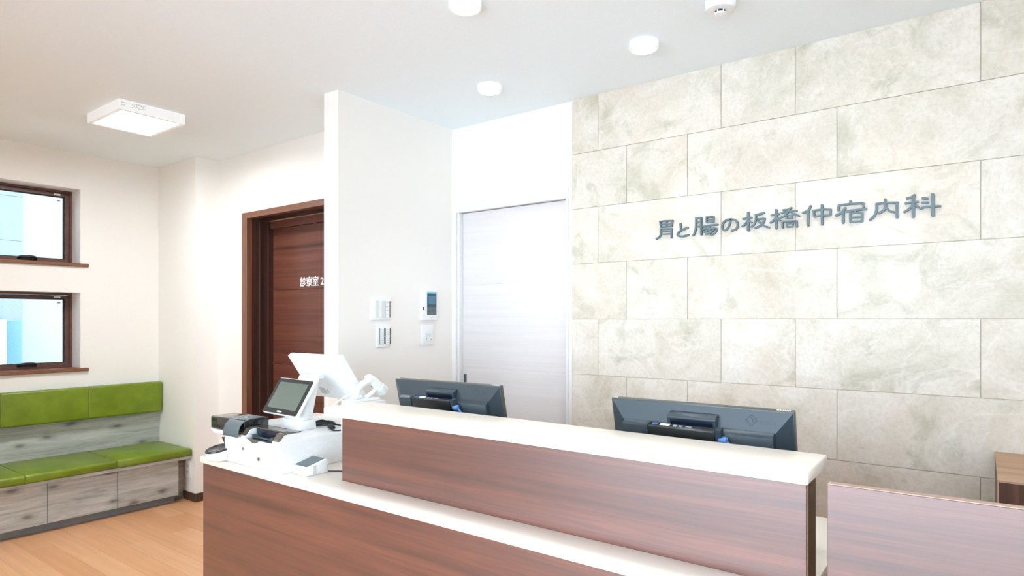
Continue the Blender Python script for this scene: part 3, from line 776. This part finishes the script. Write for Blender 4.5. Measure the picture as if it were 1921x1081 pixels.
# card terminal
base = (-2.0915, 1.495, ZC)
t = thing('card_terminal', base, 'small white card terminal with dark screen on the worktop', 'card terminal')
b = MB(base)
b.prism([(1.4470, ZC + 0.004), (1.4500, ZC), (1.545, ZC), (1.5475, .788), (1.540, .8045), (1.452, .7850), (1.4465, .776)], 'x', -2.1355, -2.0475, 0.003, 2)
b.build('body', 'white_plastic', t)
MB(base).prism([(1.4535, .7862), (1.536, .8045), (1.536, .8057), (1.4535, .7874)], 'x', -2.1285, -2.0545, 0.0004, 1).build('screen', 'slate_plastic', t)
MB(base).box(-2.118, -2.066, 1.4458, 1.4472, .7725, .7737).build('card_slot', 'ink_dark', t, smooth=0)
MB(base).box(-2.0478, -2.0462, 1.476, 1.492, .7520, .7880, 0.0005, 1).build('side_band', 'ivory_plastic', t)
b = MB(); b.tube(smoothpath([(-2.052, 1.549, .7545), (-2.02, 1.575, .7535), (-1.985, 1.605, .7535), (-1.955, 1.66, .7535), (-1.94, 1.80, .7535)], 6), 0.0026, 8)
tag(b.build('terminal_cable', 'cable_black'), 'short black cable running from the card terminal behind the counter panel', 'cable')

# ------------------------------------------------------------------ point of sale screens
def rrect(w, h, r, n=5):
    pts = []
    for cx, cz, a0 in ((w / 2 - r, h / 2 - r, 0), (-w / 2 + r, h / 2 - r, 90), (-w / 2 + r, -h / 2 + r, 180), (w / 2 - r, -h / 2 + r, 270)):
        for k in range(n + 1):
            a = radians(a0 + 90 * k / n); pts.append((cx + r * cos(a), cz + r * sin(a)))
    return pts
base = (-2.37, 1.64, 0.8752)
t = thing('register_terminal', base, 'white two-screen register, small dark screen toward the front', 'register')
MB(base).prism([(1.600, .8752), (1.684, .8752), (1.680, .918), (1.608, .918)], 'x', -2.445, -2.308, 0.004, 2).build('foot', 'white_plastic', t)
MB(base).prism([(1.610, .9182), (1.662, .9182), (1.703, 1.102), (1.684, 1.104)], 'x', -2.430, -2.309, 0.003, 2).build('neck', 'white_plastic', t)
MB(base).prism([(1.700, 1.098), (1.696, 1.078), (1.797, 1.078), (1.783, 1.098)], 'x', -2.43, -2.395, 0.002, 1).build('arm', 'white_plastic', t)
R = Matrix.Translation(Vector((-2.416, 1.615, 1.012)) - Vector(base)) @ Matrix.Rotation(radians(-3.2), 4, 'Z') @ Matrix.Rotation(radians(-31.8), 4, 'X')
b = MB(); b.prism(rrect(.277, .170, .012), 'y', 0.0, 0.014, 0.003, 2); b.xform(R)
cd = b.build('customer_display', 'white_plastic', t)
b = MB(); b.prism(rrect(.271, .164, .010), 'y', -0.0012, -0.0002, 0.0003, 1); b.xform(R); b.build('bezel', 'black_plastic', cd)
b = MB(); b.box(-.112, .112, -.0022, -.0013, -.060, .064); b.xform(R); b.build('screen', 'tablet_glass', cd, smooth=0)
b = MB(); b.box(-.019, .017, -.0022, -.0013, -.0755, -.0690, .0003, 1); b.xform(R); b.build('maker_mark', 'paper_label', cd)
b = MB(); b.box(.04, .10, 0.0142, 0.030, -.075, -.02, .003, 2); b.xform(R); b.build('hinge', 'white_plastic', cd)
R = Matrix.Translation(Vector((-2.398, 1.798, 1.080)) - Vector(base)) @ Matrix.Rotation(radians(0.4), 4, 'Z') @ Matrix.Rotation(radians(34.9), 4, 'X')
b = MB(); b.prism(rrect(.375, .243, .006), 'y', 0.0, 0.022, 0.005, 2); b.xform(R)
od = b.build('operator_display', 'white_plastic', t)
b = MB(); b.box(-.178, .178, .0222, .0232, -.110, .110); b.xform(R); b.build('screen', 'gloss_black', od, smooth=0)
b = MB(); b.box(-.176, .176, -.0008, -.0001, .076, .0775); b.xform(R); b.build('seam', 'ivory_plastic', od, smooth=0)
b = MB()
for i in range(7):
    for j in range(6): b.box(-.098 + i * .0062, -.0945 + i * .0062, -.0010, -.0001, -.098 + j * .0062, -.0945 + j * .0062)
for x in (-.045, -.039): b.box(x, x + .0022, -.0010, -.0001, -.092, -.070)
b.xform(R); b.build('vent', 'ink_grey', od, smooth=0)
for j in range(4): MB().box(-.105, -.070 - .006 * (j % 2), -.0008, -.0001, -.048 + j * .008, -.0462 + j * .008).xform(R).build('print', 'ink_grey', od, smooth=0)

# white box with the barcode scanner
base = (-2.125, 1.79, 0.8752)
tag(MB(base).box(-2.165, -2.085, 1.700, 1.878, .8752, .9950, 0.003, 2).build('device_box', 'white_plastic'), 'white box under the barcode scanner behind the counter ledge', 'box')
k = 0.9727
def sp(y, z, x=-2.14): return (x, y * k, EYE - (EYE - z) * k)
base = (-2.14, 1.78, .9952)
t = thing('barcode_scanner', base, 'white handheld barcode scanner resting in its cradle', 'barcode scanner')
MB(base).tube(smoothpath([sp(1.806, 1.012), sp(1.814, 1.030), sp(1.826, 1.046), sp(1.846, 1.058), sp(1.868, 1.0655), sp(1.892, 1.073)], 5), [.0165] * 11 + [.0155] * 10 + [.016] * 5, 16).build('handle', 'white_plastic', t)
MB(base).tube(smoothpath([sp(1.873, 1.080), sp(1.878, 1.081), sp(1.893, 1.076), sp(1.915, 1.060), sp(1.938, 1.041), sp(1.950, 1.031)], 4), [.010] + [.0175] * 3 + [.0205] * 5 + [.0215] * 8 + [.022] * 3 + [.020], 18).build('head', 'white_plastic', t)
b = MB(base); c0, c1 = Vector(sp(1.941, 1.0385)), Vector(sp(1.966, 1.0185)); b.tube([c0, c0 + (c1 - c0) * .15, c1], [.0235, .0255, .0265], 20)
b.build('nose', 'ivory_plastic', t)
MB(base).tube(smoothpath([sp(1.884, 1.058), sp(1.897, 1.052), sp(1.897, 1.044)], 3), .004, 8).build('trigger', 'grey_plastic', t)
b = MB(base); b.box(-2.170, -2.108, 1.705, 1.868, .9955, 1.006, 0.003, 2)
b.tube([sp(1.806, 1.001), sp(1.806, 1.016)], [.017, .015], 16)
b.tube(smoothpath([sp(1.862, .998), sp(1.893, 1.012), sp(1.925, 1.030)], 5), [.010] * 11, 12)
b.build('cradle', 'white_plastic', t)
MB(base).tube(smoothpath([sp(1.804, 1.020), sp(1.780, 1.022), sp(1.745, 1.012), sp(1.722, 1.0), sp(1.695, .985), sp(1.675, .965)], 6), .0035, 8).build('cord', 'white_plastic', t)

# cables lying on the machine tops
b = MB(); pts = []
for i in range(64):
    a = i / 63 * 2 * pi * 3.6
    pts.append((-2.352 + (.058 + .007 * sin(i * .7)) * cos(a), 1.747 + (.042 + .005 * cos(i * .5)) * sin(a), .8795 + .0012 * (i / 9) + .002 * sin(i * 1.3) + .002))
pts += [(-2.29, 1.765, .885), (-2.25, 1.775, .880), (-2.215, 1.770, .8795)]
b.tube(pts, .0034, 8)
t = thing('power_cable', (-2.35, 1.747, .8752), 'coiled black power cable with plug behind the register', 'cable')
b.o = Vector((-2.35, 1.747, .8752)); b.build('cord', 'cable_black', t)
b = MB((-2.35, 1.747, .8752)); b.tube([(-2.252, 1.705, .888), (-2.244, 1.705, .888), (-2.218, 1.700, .886), (-2.206, 1.698, .886)], [.008, .0115, .0105, .006], 12)
b.tube(smoothpath([(-2.252, 1.705, .888), (-2.375, 1.735, .884), (-2.29, 1.775, .8805)], 5), .003, 8)
b.tube(smoothpath([(-2.207, 1.698, .885), (-2.195, 1.680, .880), (-2.175, 1.690, .879), (-2.163, 1.73, .879)], 5), .003, 8)
b.build('plug', 'cable_black', t)

# ------------------------------------------------------------------ monitors
TILT = 0.235
def make_monitor(label):
    t = thing('monitor', (0, 0, 0), label, 'monitor', 'monitors behind the counter')
    P = Matrix.Translation((0, -0.0757, 0.3731)) @ Matrix.Rotation(TILT, 4, 'X')
    def B(): return MB()
    def fin(b, n, m, par=t, sm=35): b.xform(P); return b.build(n, m, par, sm)
    b = B().box(-.275, .275, 0.0, .020, -.335, 0.0, .0025, 2)
    hs = fin(b, 'housing', 'monitor_edge_lit')
    b = B().loft([[(x, 0.0005, z) for x, z in ((-.2725, -.003), (.2725, -.003), (.2725, -.330), (-.2725, -.330))],
                  [(x, -.026, z) for x, z in ((-.227, -.055), (.231, -.055), (.231, -.285), (-.227, -.285))]])
    bk = fin(b, 'back_cover', 'monitor_plastic', t, 0)
    fin(B().prism([(-.0255, -.0552), (-.046, -.0635), (-.046, -.280), (-.0255, -.284)], 'x', -.222, .227, .0008, 1), 'rear_block', 'monitor_plastic')
    fin(B().box(-.268, .268, .0202, .0212, -.322, -.010), 'screen', 'gloss_black', t, 0)
    b = B().prism([(-.006, -.0205), (-.038, -.0245), (-.041, -.0285), (-.041, -.0345), (-.012, -.0345)], 'x', -.0735, .072, .001, 1)
    b.prism([(-.0125, -.0347), (-.0405, -.0347), (-.0405, -.075), (-.0125, -.075)], 'x', -.0735, -.065, .0005, 1)
    b.prism([(-.0125, -.0347), (-.0405, -.0347), (-.0405, -.075), (-.0125, -.075)], 'x', .0635, .072, .0005, 1)
    fin(b, 'stand_bracket', 'monitor_plastic')
    fin(B().box(-.0648, .0633, -.0375, -.0275, -.070, -.0350), 'bracket_shade', 'deep_tray', t, 0)  # dark block; the hollow's shade is put into its colour
    b = B().box(-.121, .078, -.079, -.0470, -.190, -.0470, .003, 2)
    pc = fin(b, 'small_computer', 'black_plastic')
    fin(B().box(-.1325, -.1213, -.0805, -.0465, -.192, -.0455, .0012, 1), 'end_cap', 'monitor_plastic', pc)
    b = B(); b.lathe([(0, 0), (.0085, 0), (.0085, .0004), (0, .0004)], (-.104, -.060, -.0469), 20, 1.2, .9, cap=False); fin(b, 'round_sticker', 'sticker_blue', pc, 0)
    fin(B().box(-.088, -.058, -.068, -.053, -.0469, -.0465), 'sticker', 'paper_label', pc, 0)
    for x0, x1, y in ((-.048, -.036, -.058), (-.030, -.018, -.058), (-.010, .008, -.060), (-.044, -.036, -.065), (-.026, -.020, -.065)): fin(B().box(x0, x1, y - .004, y, -.0469, -.0465), 'print', 'ink_grey', pc, 0)
    fin(B().box(.0782, .096, -.074, -.050, -.066, -.0425, .0012, 1), 'adapter', 'monitor_plastic', pc)
    b = B(); b.box(.0785, .0845, -.073, -.058, -.080, -.0680, .001, 1); fin(b, 'plug_tip', 'chrome', pc)
    b = B(); b.box(.0848, .110, -.076, -.054, -.083, -.0660, .006, 3)
    b.tube(smoothpath([(.106, -.066, -.078), (.117, -.066, -.088), (.121, -.066, -.115), (.114, -.063, -.18)], 5), .004, 10)
    fin(b, 'blue_plug', 'plug_blue', pc)
    # moulded mark on the upper slope
    up = Vector((0, .0255, .052)).normalized()
    def on(x, s):       # s = distance down the slope from the top edge
        p = Vector((x, 0.0005, -.003)) - up * s; return p + Vector((0, -up.z, up.y)) * .0003
    b = B()
    def line(x0, s0, x1, s1, w=.0009):
        a, c = on(x0, s0), on(x1, s1); b.tube([a, c], w, 6)
    cx, cs, r = .1643, .0290, .0165
    D = [(cx, cs - r), (cx + r, cs), (cx, cs + r), (cx - r, cs)]
    for i in range(4): line(*D[i], *D[(i + 1) % 4])
    r2 = .0125
    D2 = [(cx, cs - r2 + .004), (cx + r2, cs), (cx, cs + r2 - .001), (cx - r2, cs)]
    for i in (1, 2): line(*D2[i], *D2[(i + 1) % 4], .0006)
    for q in range(4):
        line(cx - .004 + q * .003, cs - .007 + q * .002, cx + .006 - q * .001, cs - .004 + q * .0035, .0006)
    fin(b, 'emblem', 'mark_line', bk, 0)
    Mx = Matrix.Identity(4); n = Vector((0, -up.z, up.y)); o = on(.1850, .0375)
    for r_ in range(3): Mx[r_][0] = (1, 0, 0)[r_]; Mx[r_][1] = up[r_]; Mx[r_][2] = n[r_]; Mx[r_][3] = o[r_]
    text_mesh('lettering', 'EIZO', .0140, 'mark_line', bk, P @ Mx, .0003, 0.0, 1.45)
    for x0, x1 in ((-.271, -.252), (.228, .268)):
        b = B()
        q = x0
        while q < x1 - .003:
            b.box(q, q + .0028, .006, .014, .0001, .0004); q += .0042
        fin(b, 'rim_print', 'paper_label', hs, 0)
    b = MB().prism([(.018, .0), (.058, .0), (.050, .19), (.018, .19)], 'x', -.045, .045, .003, 1)
    b = MB(); b.prism([(-.045, 0.012), (.045, 0.012), (.038, .115), (-.038, .115)], 'y', -.118, -.100, .002, 1)
    b.build('stand_column', 'monitor_plastic', t)
    MB().lathe([(0.0, 0.0), (.105, 0.0), (.105, .008), (.09, .0125), (0.0, .0125)], (0, -.08, 0), 40, 1.0, .85, cap=False).build('stand_base', 'monitor_plastic', t)
    return t
m = make_monitor('black monitor seen from behind, standing in front of the stone wall')
m.location = (-0.6849, 1.900, 0.7205); m.rotation_euler = (0, 0, 0.0064)
m2 = copy_tree(m); m2['label'] = 'black monitor seen from behind, in front of the white door'
m2.location = (-1.7345, 1.945, 0.7205); m2.rotation_euler = (0, 0, 0.0375)

# ------------------------------------------------------------------ controls on the partition wall
XW = XPR
def flat(b, y0, y1, z0, z1, x0, x1, bev=0.0, seg=1): return b.box(XW + x0, XW + x1, y0, y1, z0, z1, bev, seg)
base = (XW, 2.390, 1.405)
t = thing('switch_plate', base, 'wide white switch plate, upper left of the wall controls', 'light switch')
flat(MB(base), 2.3166, 2.4637, 1.3427, 1.4686, .0004, .008, .002, 2).build('cover_plate', 'white_plastic', t)
def fy(px): return 2.3166 + (px - 230) / 255 * .1471
def fz(py): return 1.4686 - (py - 258) / 288 * .126
for a, c, d in ((265, 290, 330), (337, 360, 400)):
    r_ = flat(MB(base), fy(a), fy(d), fz(515), fz(298), .0082, .0105, .001).build('rocker', 'white_plastic', t)
    flat(MB(base), fy(c), fy(d) - .0005, fz(513), fz(300), .0106, .0112, .0002).build('name_strip', 'ivory_plastic', r_)
r_ = flat(MB(base), fy(408), fy(474), fz(515), fz(298), .0082, .0105, .001).build('button_column', 'white_plastic', t)
flat(MB(base), fy(459), fy(473), fz(513), fz(301), .0106, .0114).build('dark_strip', 'grey_plastic', r_, smooth=0)
flat(MB(base), fy(405.5), fy(408), fz(515), fz(298), .0082, .0110).build('gap', 'grey_plastic', r_, smooth=0)
for py in (318, 372, 418, 475): flat(MB(base), fy(416), fy(452), fz(py + 5), fz(py), .0106, .0109).build('print', 'ink_grey', r_, smooth=0)
for a in ((272, 284), (346, 356)): flat(MB(base), fy(a[0]), fy(a[1]), fz(404), fz(400), .0106, .0109).build('indicator', 'ink_grey', t, smooth=0)

base = (XW, 2.411, 1.254)
t = thing('switch_plate', base, 'narrow white switch plate with two dark strips, under the wide one', 'light switch')
flat(MB(base), 2.3584, 2.4637, 1.1913, 1.3166, .0004, .008, .002, 2).build('cover_plate', 'white_plastic', t)
def fy(px): return 2.3584 + (px - 305) / 180 * .1053
def fz(py): return 1.3160 - (py - 608) / 283 * .1247
for a, c, d in ((344, 393, 411), (414, 465, 479)):
    for z0, z1 in ((650, 746), (756, 852)):
        r_ = flat(MB(base), fy(a), fy(d), fz(z1), fz(z0), .0082, .0105, .001).build('rocker', 'white_plastic', t)
        flat(MB(base), fy(c), fy(d) - .0002, fz(z1), fz(z0), .0106, .0114).build('dark_strip', 'ink_dark', r_, smooth=0)
        for q in (.2, .5, .75): flat(MB(base), fy(a + 7), fy(c - 7), fz(z0 + (z1 - z0) * q + 5), fz(z0 + (z1 - z0) * q), .0106, .0109).build('print', 'ink_grey', r_, smooth=0)
flat(MB(base), fy(338), fy(342.5), fz(855), fz(652), .0082, .0110).build('gap', 'grey_plastic', t, smooth=0)

base = (XW, 2.764, 1.433)
t = thing('intercom', base, 'white intercom with a blue screen on the partition wall', 'intercom')
flat(MB(base), 2.6975, 2.8313, 1.3418, 1.5250, .0004, .024, .003, 2).build('housing', 'white_plastic', t)
def fy(px): return 2.6975 + (px - 858) / 197 * .1338
def fz(py): return 1.5250 - (py - 157) / 390 * .1832
dk = flat(MB(base), fy(915), fy(1035), fz(482), fz(180), .0241, .0252, .0005).build('face_panel', 'slate_plastic', t)
flat(MB(base), fy(917), fy(1033), fz(368), fz(181), .0253, .0258).build('screen_surround', 'screen_dark', dk, smooth=0)
flat(MB(base), fy(932), fy(1019), fz(342), fz(236), .0259, .0263).build('screen', 'screen_blue', dk, smooth=0)
flat(MB(base), fy(915), fy(1034), fz(203), fz(180), .0259, .0264).build('light_strip', 'screen_cyan', dk, smooth=0)
for a in ((377, 372), (430, 426)): flat(MB(base), fy(918), fy(1032), fz(a[0]), fz(a[1]), .0253, .0258).build('button_gap', 'ink_dark', dk, smooth=0)
for a in ((958, 994, 415, 410, .0253), (966, 984, 461, 455, .0253), (960, 972, 518, 514, .0241), (980, 990, 518, 514, .0241)):
    flat(MB(base), fy(a[0]), fy(a[1]), fz(a[2]), fz(a[3]), a[4], a[4] + .0005).build('print', 'ink_grey', dk, smooth=0)
flat(MB(base), fy(866), fy(879), fz(412), fz(377), .0241, .0246).build('side_mark', 'black_plastic', t, smooth=0)

base = (XW, 2.757, 1.253)
t = thing('control_plate', base, 'small white control plate under the intercom', 'wall control')
flat(MB(base), 2.7042, 2.8102, 1.1925, 1.3135, .0004, .010, .002, 2).build('cover_plate', 'white_plastic', t)
def fy(px): return 2.7042 + (px - 868) / 157 * .106
def fz(py): return 1.3135 - (py - 606) / 255 * .121
flat(MB(base), fy(912), fy(1000), fz(808), fz(665), .0101, .0118, .001).build('button', 'white_plastic', t)
for a in ((914, 950, 674, 669), (918, 944, 700, 696), (958, 997, 674, 669), (962, 991, 700, 696), (924, 936, 792, 766), (974, 996, 797, 782)):
    flat(MB(base), fy(a[0]), fy(a[1]), fz(a[2]), fz(a[3]), .0119, .0122).build('print', 'ink_grey', t, smooth=0)
flat(MB(base), fy(926), fy(984), fz(756), fz(716), .0119, .0122).build('name_strip', 'ivory_plastic', t, smooth=0)

# ------------------------------------------------------------------ metal lettering on the stone wall
SIGN = [[(0.0061,[(-1.2915,1.8355),(-1.2889,1.8195),(-1.2854,1.806)]),(0.0063,[(-1.2924,1.8348),(-1.2565,1.8348),(-1.2241,1.8334)]),(0.0066,[(-1.2263,1.8319),(-1.228,1.8182),(-1.2314,1.8053)]),(0.0057,[(-1.2862,1.806),(-1.2583,1.8061),(-1.2314,1.8062)]),(0.0057,[(-1.2574,1.8332),(-1.2574,1.806)]),(0.0055,[(-1.288,1.8195),(-1.2288,1.8199)]),(0.0066,[(-1.2871,1.7966),(-1.2871,1.7717),(-1.2951,1.7587),(-1.311,1.7491)]),(0.0061,[(-1.2889,1.7955),(-1.2288,1.7936)]),(0.007,[(-1.2306,1.793),(-1.231,1.7733),(-1.2314,1.7496)]),(0.0049,[(-1.2871,1.7837),(-1.2314,1.7816)]),(0.005,[(-1.2871,1.7697),(-1.2314,1.7684)])],[(0.0088,[(-1.1849,1.8134),(-1.1836,1.7958),(-1.1811,1.7806)]),(0.0084,[(-1.1492,1.7924),(-1.171,1.7846),(-1.1921,1.7742),(-1.1998,1.7626),(-1.193,1.7539),(-1.171,1.7514),(-1.1459,1.7562)])],[(0.0076,[(-1.107,1.8352),(-1.1074,1.8032),(-1.1095,1.7814),(-1.1148,1.7618),(-1.1218,1.7515)]),(0.0072,[(-1.1078,1.8344),(-1.0821,1.8344)]),(0.008,[(-1.0821,1.8336),(-1.0825,1.793),(-1.0821,1.7523)]),(0.0056,[(-1.1078,1.8128),(-1.0821,1.8129)]),(0.0056,[(-1.1087,1.7921),(-1.0821,1.7925)]),(0.0068,[(-1.0559,1.8342),(-1.0559,1.8084)]),(0.0064,[(-1.0559,1.8334),(-1.0223,1.8329)]),(0.0066,[(-1.0223,1.8321),(-1.0231,1.8082)]),(0.0051,[(-1.0559,1.8211),(-1.0223,1.8207)]),(0.0055,[(-1.0559,1.8084),(-1.0231,1.8082)]),(0.0074,[(-1.0752,1.7903),(-1.0398,1.7924),(-1.0033,1.7938)]),(0.0074,[(-1.0418,1.7862),(-1.0559,1.7807),(-1.0732,1.7755)]),(0.007,[(-1.0559,1.7779),(-1.0319,1.7782),(-1.0101,1.7764),(-1.0097,1.7638),(-1.0199,1.752),(-1.0366,1.7475)]),(0.0068,[(-1.0319,1.7759),(-1.0498,1.7683),(-1.0688,1.764)]),(0.0072,[(-1.0187,1.7736),(-1.0358,1.7592),(-1.0599,1.7521)])],[(0.008,[(-0.9431,1.8108),(-0.9477,1.7888),(-0.9566,1.7721),(-0.9682,1.7634),(-0.9783,1.7681),(-0.9814,1.7821),(-0.9759,1.7991),(-0.9631,1.8096),(-0.9438,1.8132),(-0.9266,1.8093),(-0.9137,1.7973),(-0.9099,1.7823),(-0.9171,1.766),(-0.9381,1.7581)])],[(0.0095,[(-0.8622,1.8344),(-0.8622,1.7963),(-0.8626,1.7545)]),(0.0074,[(-0.885,1.8092),(-0.8663,1.8104),(-0.8485,1.8118)]),(0.0076,[(-0.8648,1.7985),(-0.8752,1.7842),(-0.8887,1.7747)]),(0.0076,[(-0.8581,1.7978),(-0.8529,1.7924),(-0.8478,1.7889)]),(0.0091,[(-0.793,1.8282),(-0.8111,1.8236),(-0.8283,1.8219)]),(0.0072,[(-0.8283,1.8219),(-0.8294,1.797),(-0.8367,1.7788),(-0.8485,1.7688)]),(0.0065,[(-0.8213,1.8016),(-0.7894,1.8015)]),(0.008,[(-0.7901,1.8009),(-0.7959,1.7845),(-0.8093,1.7707),(-0.8301,1.7634)]),(0.0076,[(-0.8191,1.7931),(-0.8056,1.7798),(-0.7894,1.767),(-0.7707,1.7598)])],[(0.0089,[(-0.7405,1.8351),(-0.7405,1.7961),(-0.7405,1.753)]),(0.007,[(-0.76,1.8129),(-0.7429,1.8149),(-0.7281,1.8164)]),(0.0074,[(-0.7422,1.8018),(-0.7522,1.789),(-0.7643,1.7805)]),(0.007,[(-0.7359,1.7975),(-0.7306,1.7907),(-0.7246,1.7872)]),(0.007,[(-0.6767,1.8384),(-0.6905,1.8317),(-0.7113,1.8317)]),(0.0067,[(-0.7173,1.8205),(-0.687,1.8233),(-0.6548,1.8229)]),(0.0065,[(-0.6864,1.8276),(-0.6974,1.8122),(-0.7085,1.8041),(-0.7246,1.799)]),(0.0074,[(-0.6808,1.8216),(-0.6681,1.8093),(-0.6453,1.7997)]),(0.0052,[(-0.6974,1.806),(-0.6981,1.7928)]),(0.005,[(-0.6974,1.8052),(-0.6726,1.805)]),(0.0052,[(-0.6726,1.805),(-0.6746,1.7913)]),(0.0052,[(-0.6981,1.7928),(-0.674,1.7919)]),(0.0068,[(-0.7141,1.7544),(-0.7141,1.781)]),(0.0067,[(-0.7141,1.781),(-0.6548,1.7777)]),(0.0068,[(-0.6555,1.777),(-0.6541,1.7521)]),(0.0052,[(-0.6967,1.7706),(-0.694,1.7556)]),(0.0052,[(-0.696,1.7698),(-0.6698,1.7703)]),(0.005,[(-0.6698,1.7703),(-0.6726,1.7548)]),(0.0052,[(-0.694,1.7549),(-0.6719,1.7548)])],[(0.0084,[(-0.5983,1.837),(-0.6082,1.8196),(-0.6286,1.8105)]),(0.0094,[(-0.6086,1.8189),(-0.609,1.7843),(-0.609,1.755)]),(0.0076,[(-0.5866,1.8158),(-0.5845,1.7903)]),(0.0068,[(-0.5866,1.8166),(-0.5537,1.8178),(-0.5199,1.8142)]),(0.0076,[(-0.5206,1.8143),(-0.5213,1.7902)]),(0.0068,[(-0.5845,1.7903),(-0.5537,1.7911),(-0.5213,1.7902)]),(0.0087,[(-0.5537,1.836),(-0.5534,1.7941),(-0.553,1.7538)])],[(0.0096,[(-0.4449,1.8398),(-0.4445,1.8316)]),(0.0087,[(-0.491,1.8086),(-0.4887,1.8271)]),(0.0076,[(-0.4887,1.829),(-0.4452,1.8298),(-0.3977,1.8276)]),(0.0085,[(-0.3968,1.8256),(-0.3955,1.8137)]),(0.0081,[(-0.4645,1.8144),(-0.4786,1.7979),(-0.4995,1.7862)]),(0.0091,[(-0.4725,1.7981),(-0.4722,1.7543)]),(0.0081,[(-0.4602,1.8005),(-0.4287,1.8021),(-0.3877,1.8026)]),(0.007,[(-0.4235,1.8016),(-0.4294,1.7922)]),(0.0074,[(-0.4459,1.7902),(-0.4452,1.7545)]),(0.0067,[(-0.4459,1.7909),(-0.4013,1.7894)]),(0.0078,[(-0.4013,1.7886),(-0.4019,1.7527)]),(0.0059,[(-0.4452,1.7723),(-0.4019,1.771)]),(0.0068,[(-0.4452,1.7545),(-0.4019,1.7534)])],[(0.0086,[(-0.3493,1.8193),(-0.3497,1.7939),(-0.357,1.7728),(-0.3729,1.7565)]),(0.0076,[(-0.35,1.8194),(-0.3135,1.8194),(-0.2765,1.8167)]),(0.009,[(-0.2786,1.8162),(-0.2783,1.7847),(-0.2774,1.7589)]),(0.009,[(-0.3188,1.834),(-0.3179,1.8087),(-0.3241,1.7913),(-0.3402,1.781)]),(0.0072,[(-0.3151,1.8011),(-0.3042,1.7856),(-0.2887,1.7797)])],[(0.0084,[(-0.2185,1.8402),(-0.228,1.8332),(-0.243,1.83)]),(0.0072,[(-0.2479,1.81),(-0.228,1.8113),(-0.2072,1.8125)]),(0.0097,[(-0.2214,1.836),(-0.2223,1.7931),(-0.2226,1.755)]),(0.0077,[(-0.2256,1.7987),(-0.2385,1.7849),(-0.2527,1.7764)]),(0.0079,[(-0.2146,1.8),(-0.2066,1.7914)]),(0.0077,[(-0.1909,1.8247),(-0.1748,1.8214)]),(0.0077,[(-0.1924,1.8067),(-0.1748,1.8054)]),(0.0077,[(-0.1983,1.7842),(-0.1836,1.7889),(-0.1574,1.7885),(-0.1338,1.7871)]),(0.0098,[(-0.1583,1.8362),(-0.158,1.7931),(-0.1574,1.7535)])]]
base = (-0.70, YS, 1.80)
t = thing('wall_sign', base, 'grey metal Japanese lettering mounted on the stone wall', 'sign')
def stroke(b, pts, w, y0, y1):
    P = [p.to_2d() for p in smoothpath([(x, z, 0) for x, z in pts], 6)]
    n = len(P); L, Rr = [], []; h = w / 2
    for i, p in enumerate(P):
        d = (P[min(i + 1, n - 1)] - P[max(i - 1, 0)]).normalized(); q = Vector((-d.y, d.x)) * h
        L.append(p + q); Rr.append(p - q)
    def cap(c, d):
        a0 = math.atan2(d.y, d.x); return [c + h * Vector((cos(a0 + a), sin(a0 + a))) for a in [(-pi / 2) + pi * k / 7 for k in range(1, 7)]]
    e = cap(P[-1], (P[-1] - P[-2]).normalized()); s = cap(P[0], (P[0] - P[1]).normalized())
    bm = b.bm
    def v(p, y): return bm.verts.new((p.x, y, p.y))
    fL = [v(p, y0) for p in L]; fR = [v(p, y0) for p in Rr]; fe = [v(p, y0) for p in e]; fs = [v(p, y0) for p in s]
    for i in range(n - 1): bm.faces.new([fR[i], fR[i + 1], fL[i + 1], fL[i]])
    bm.faces.new([fR[-1]] + fe + [fL[-1]]); bm.faces.new([fL[0]] + fs + [fR[0]])
    out = fR + fe + fL[::-1] + fs
    bk = [bm.verts.new((q.co.x, y1, q.co.z)) for q in out]
    for i in range(len(out)):
        j = (i + 1) % len(out); bm.faces.new([out[j], out[i], bk[i], bk[j]])
for ci, ch in enumerate(SIGN):
    b = MB(base)
    for si, (w, pts) in enumerate(ch): stroke(b, pts, w * 1.10, YS - 0.012 - 0.00004 * si, YS - 0.0002)
    b.build('character', 'sign_metal', t, smooth=30)
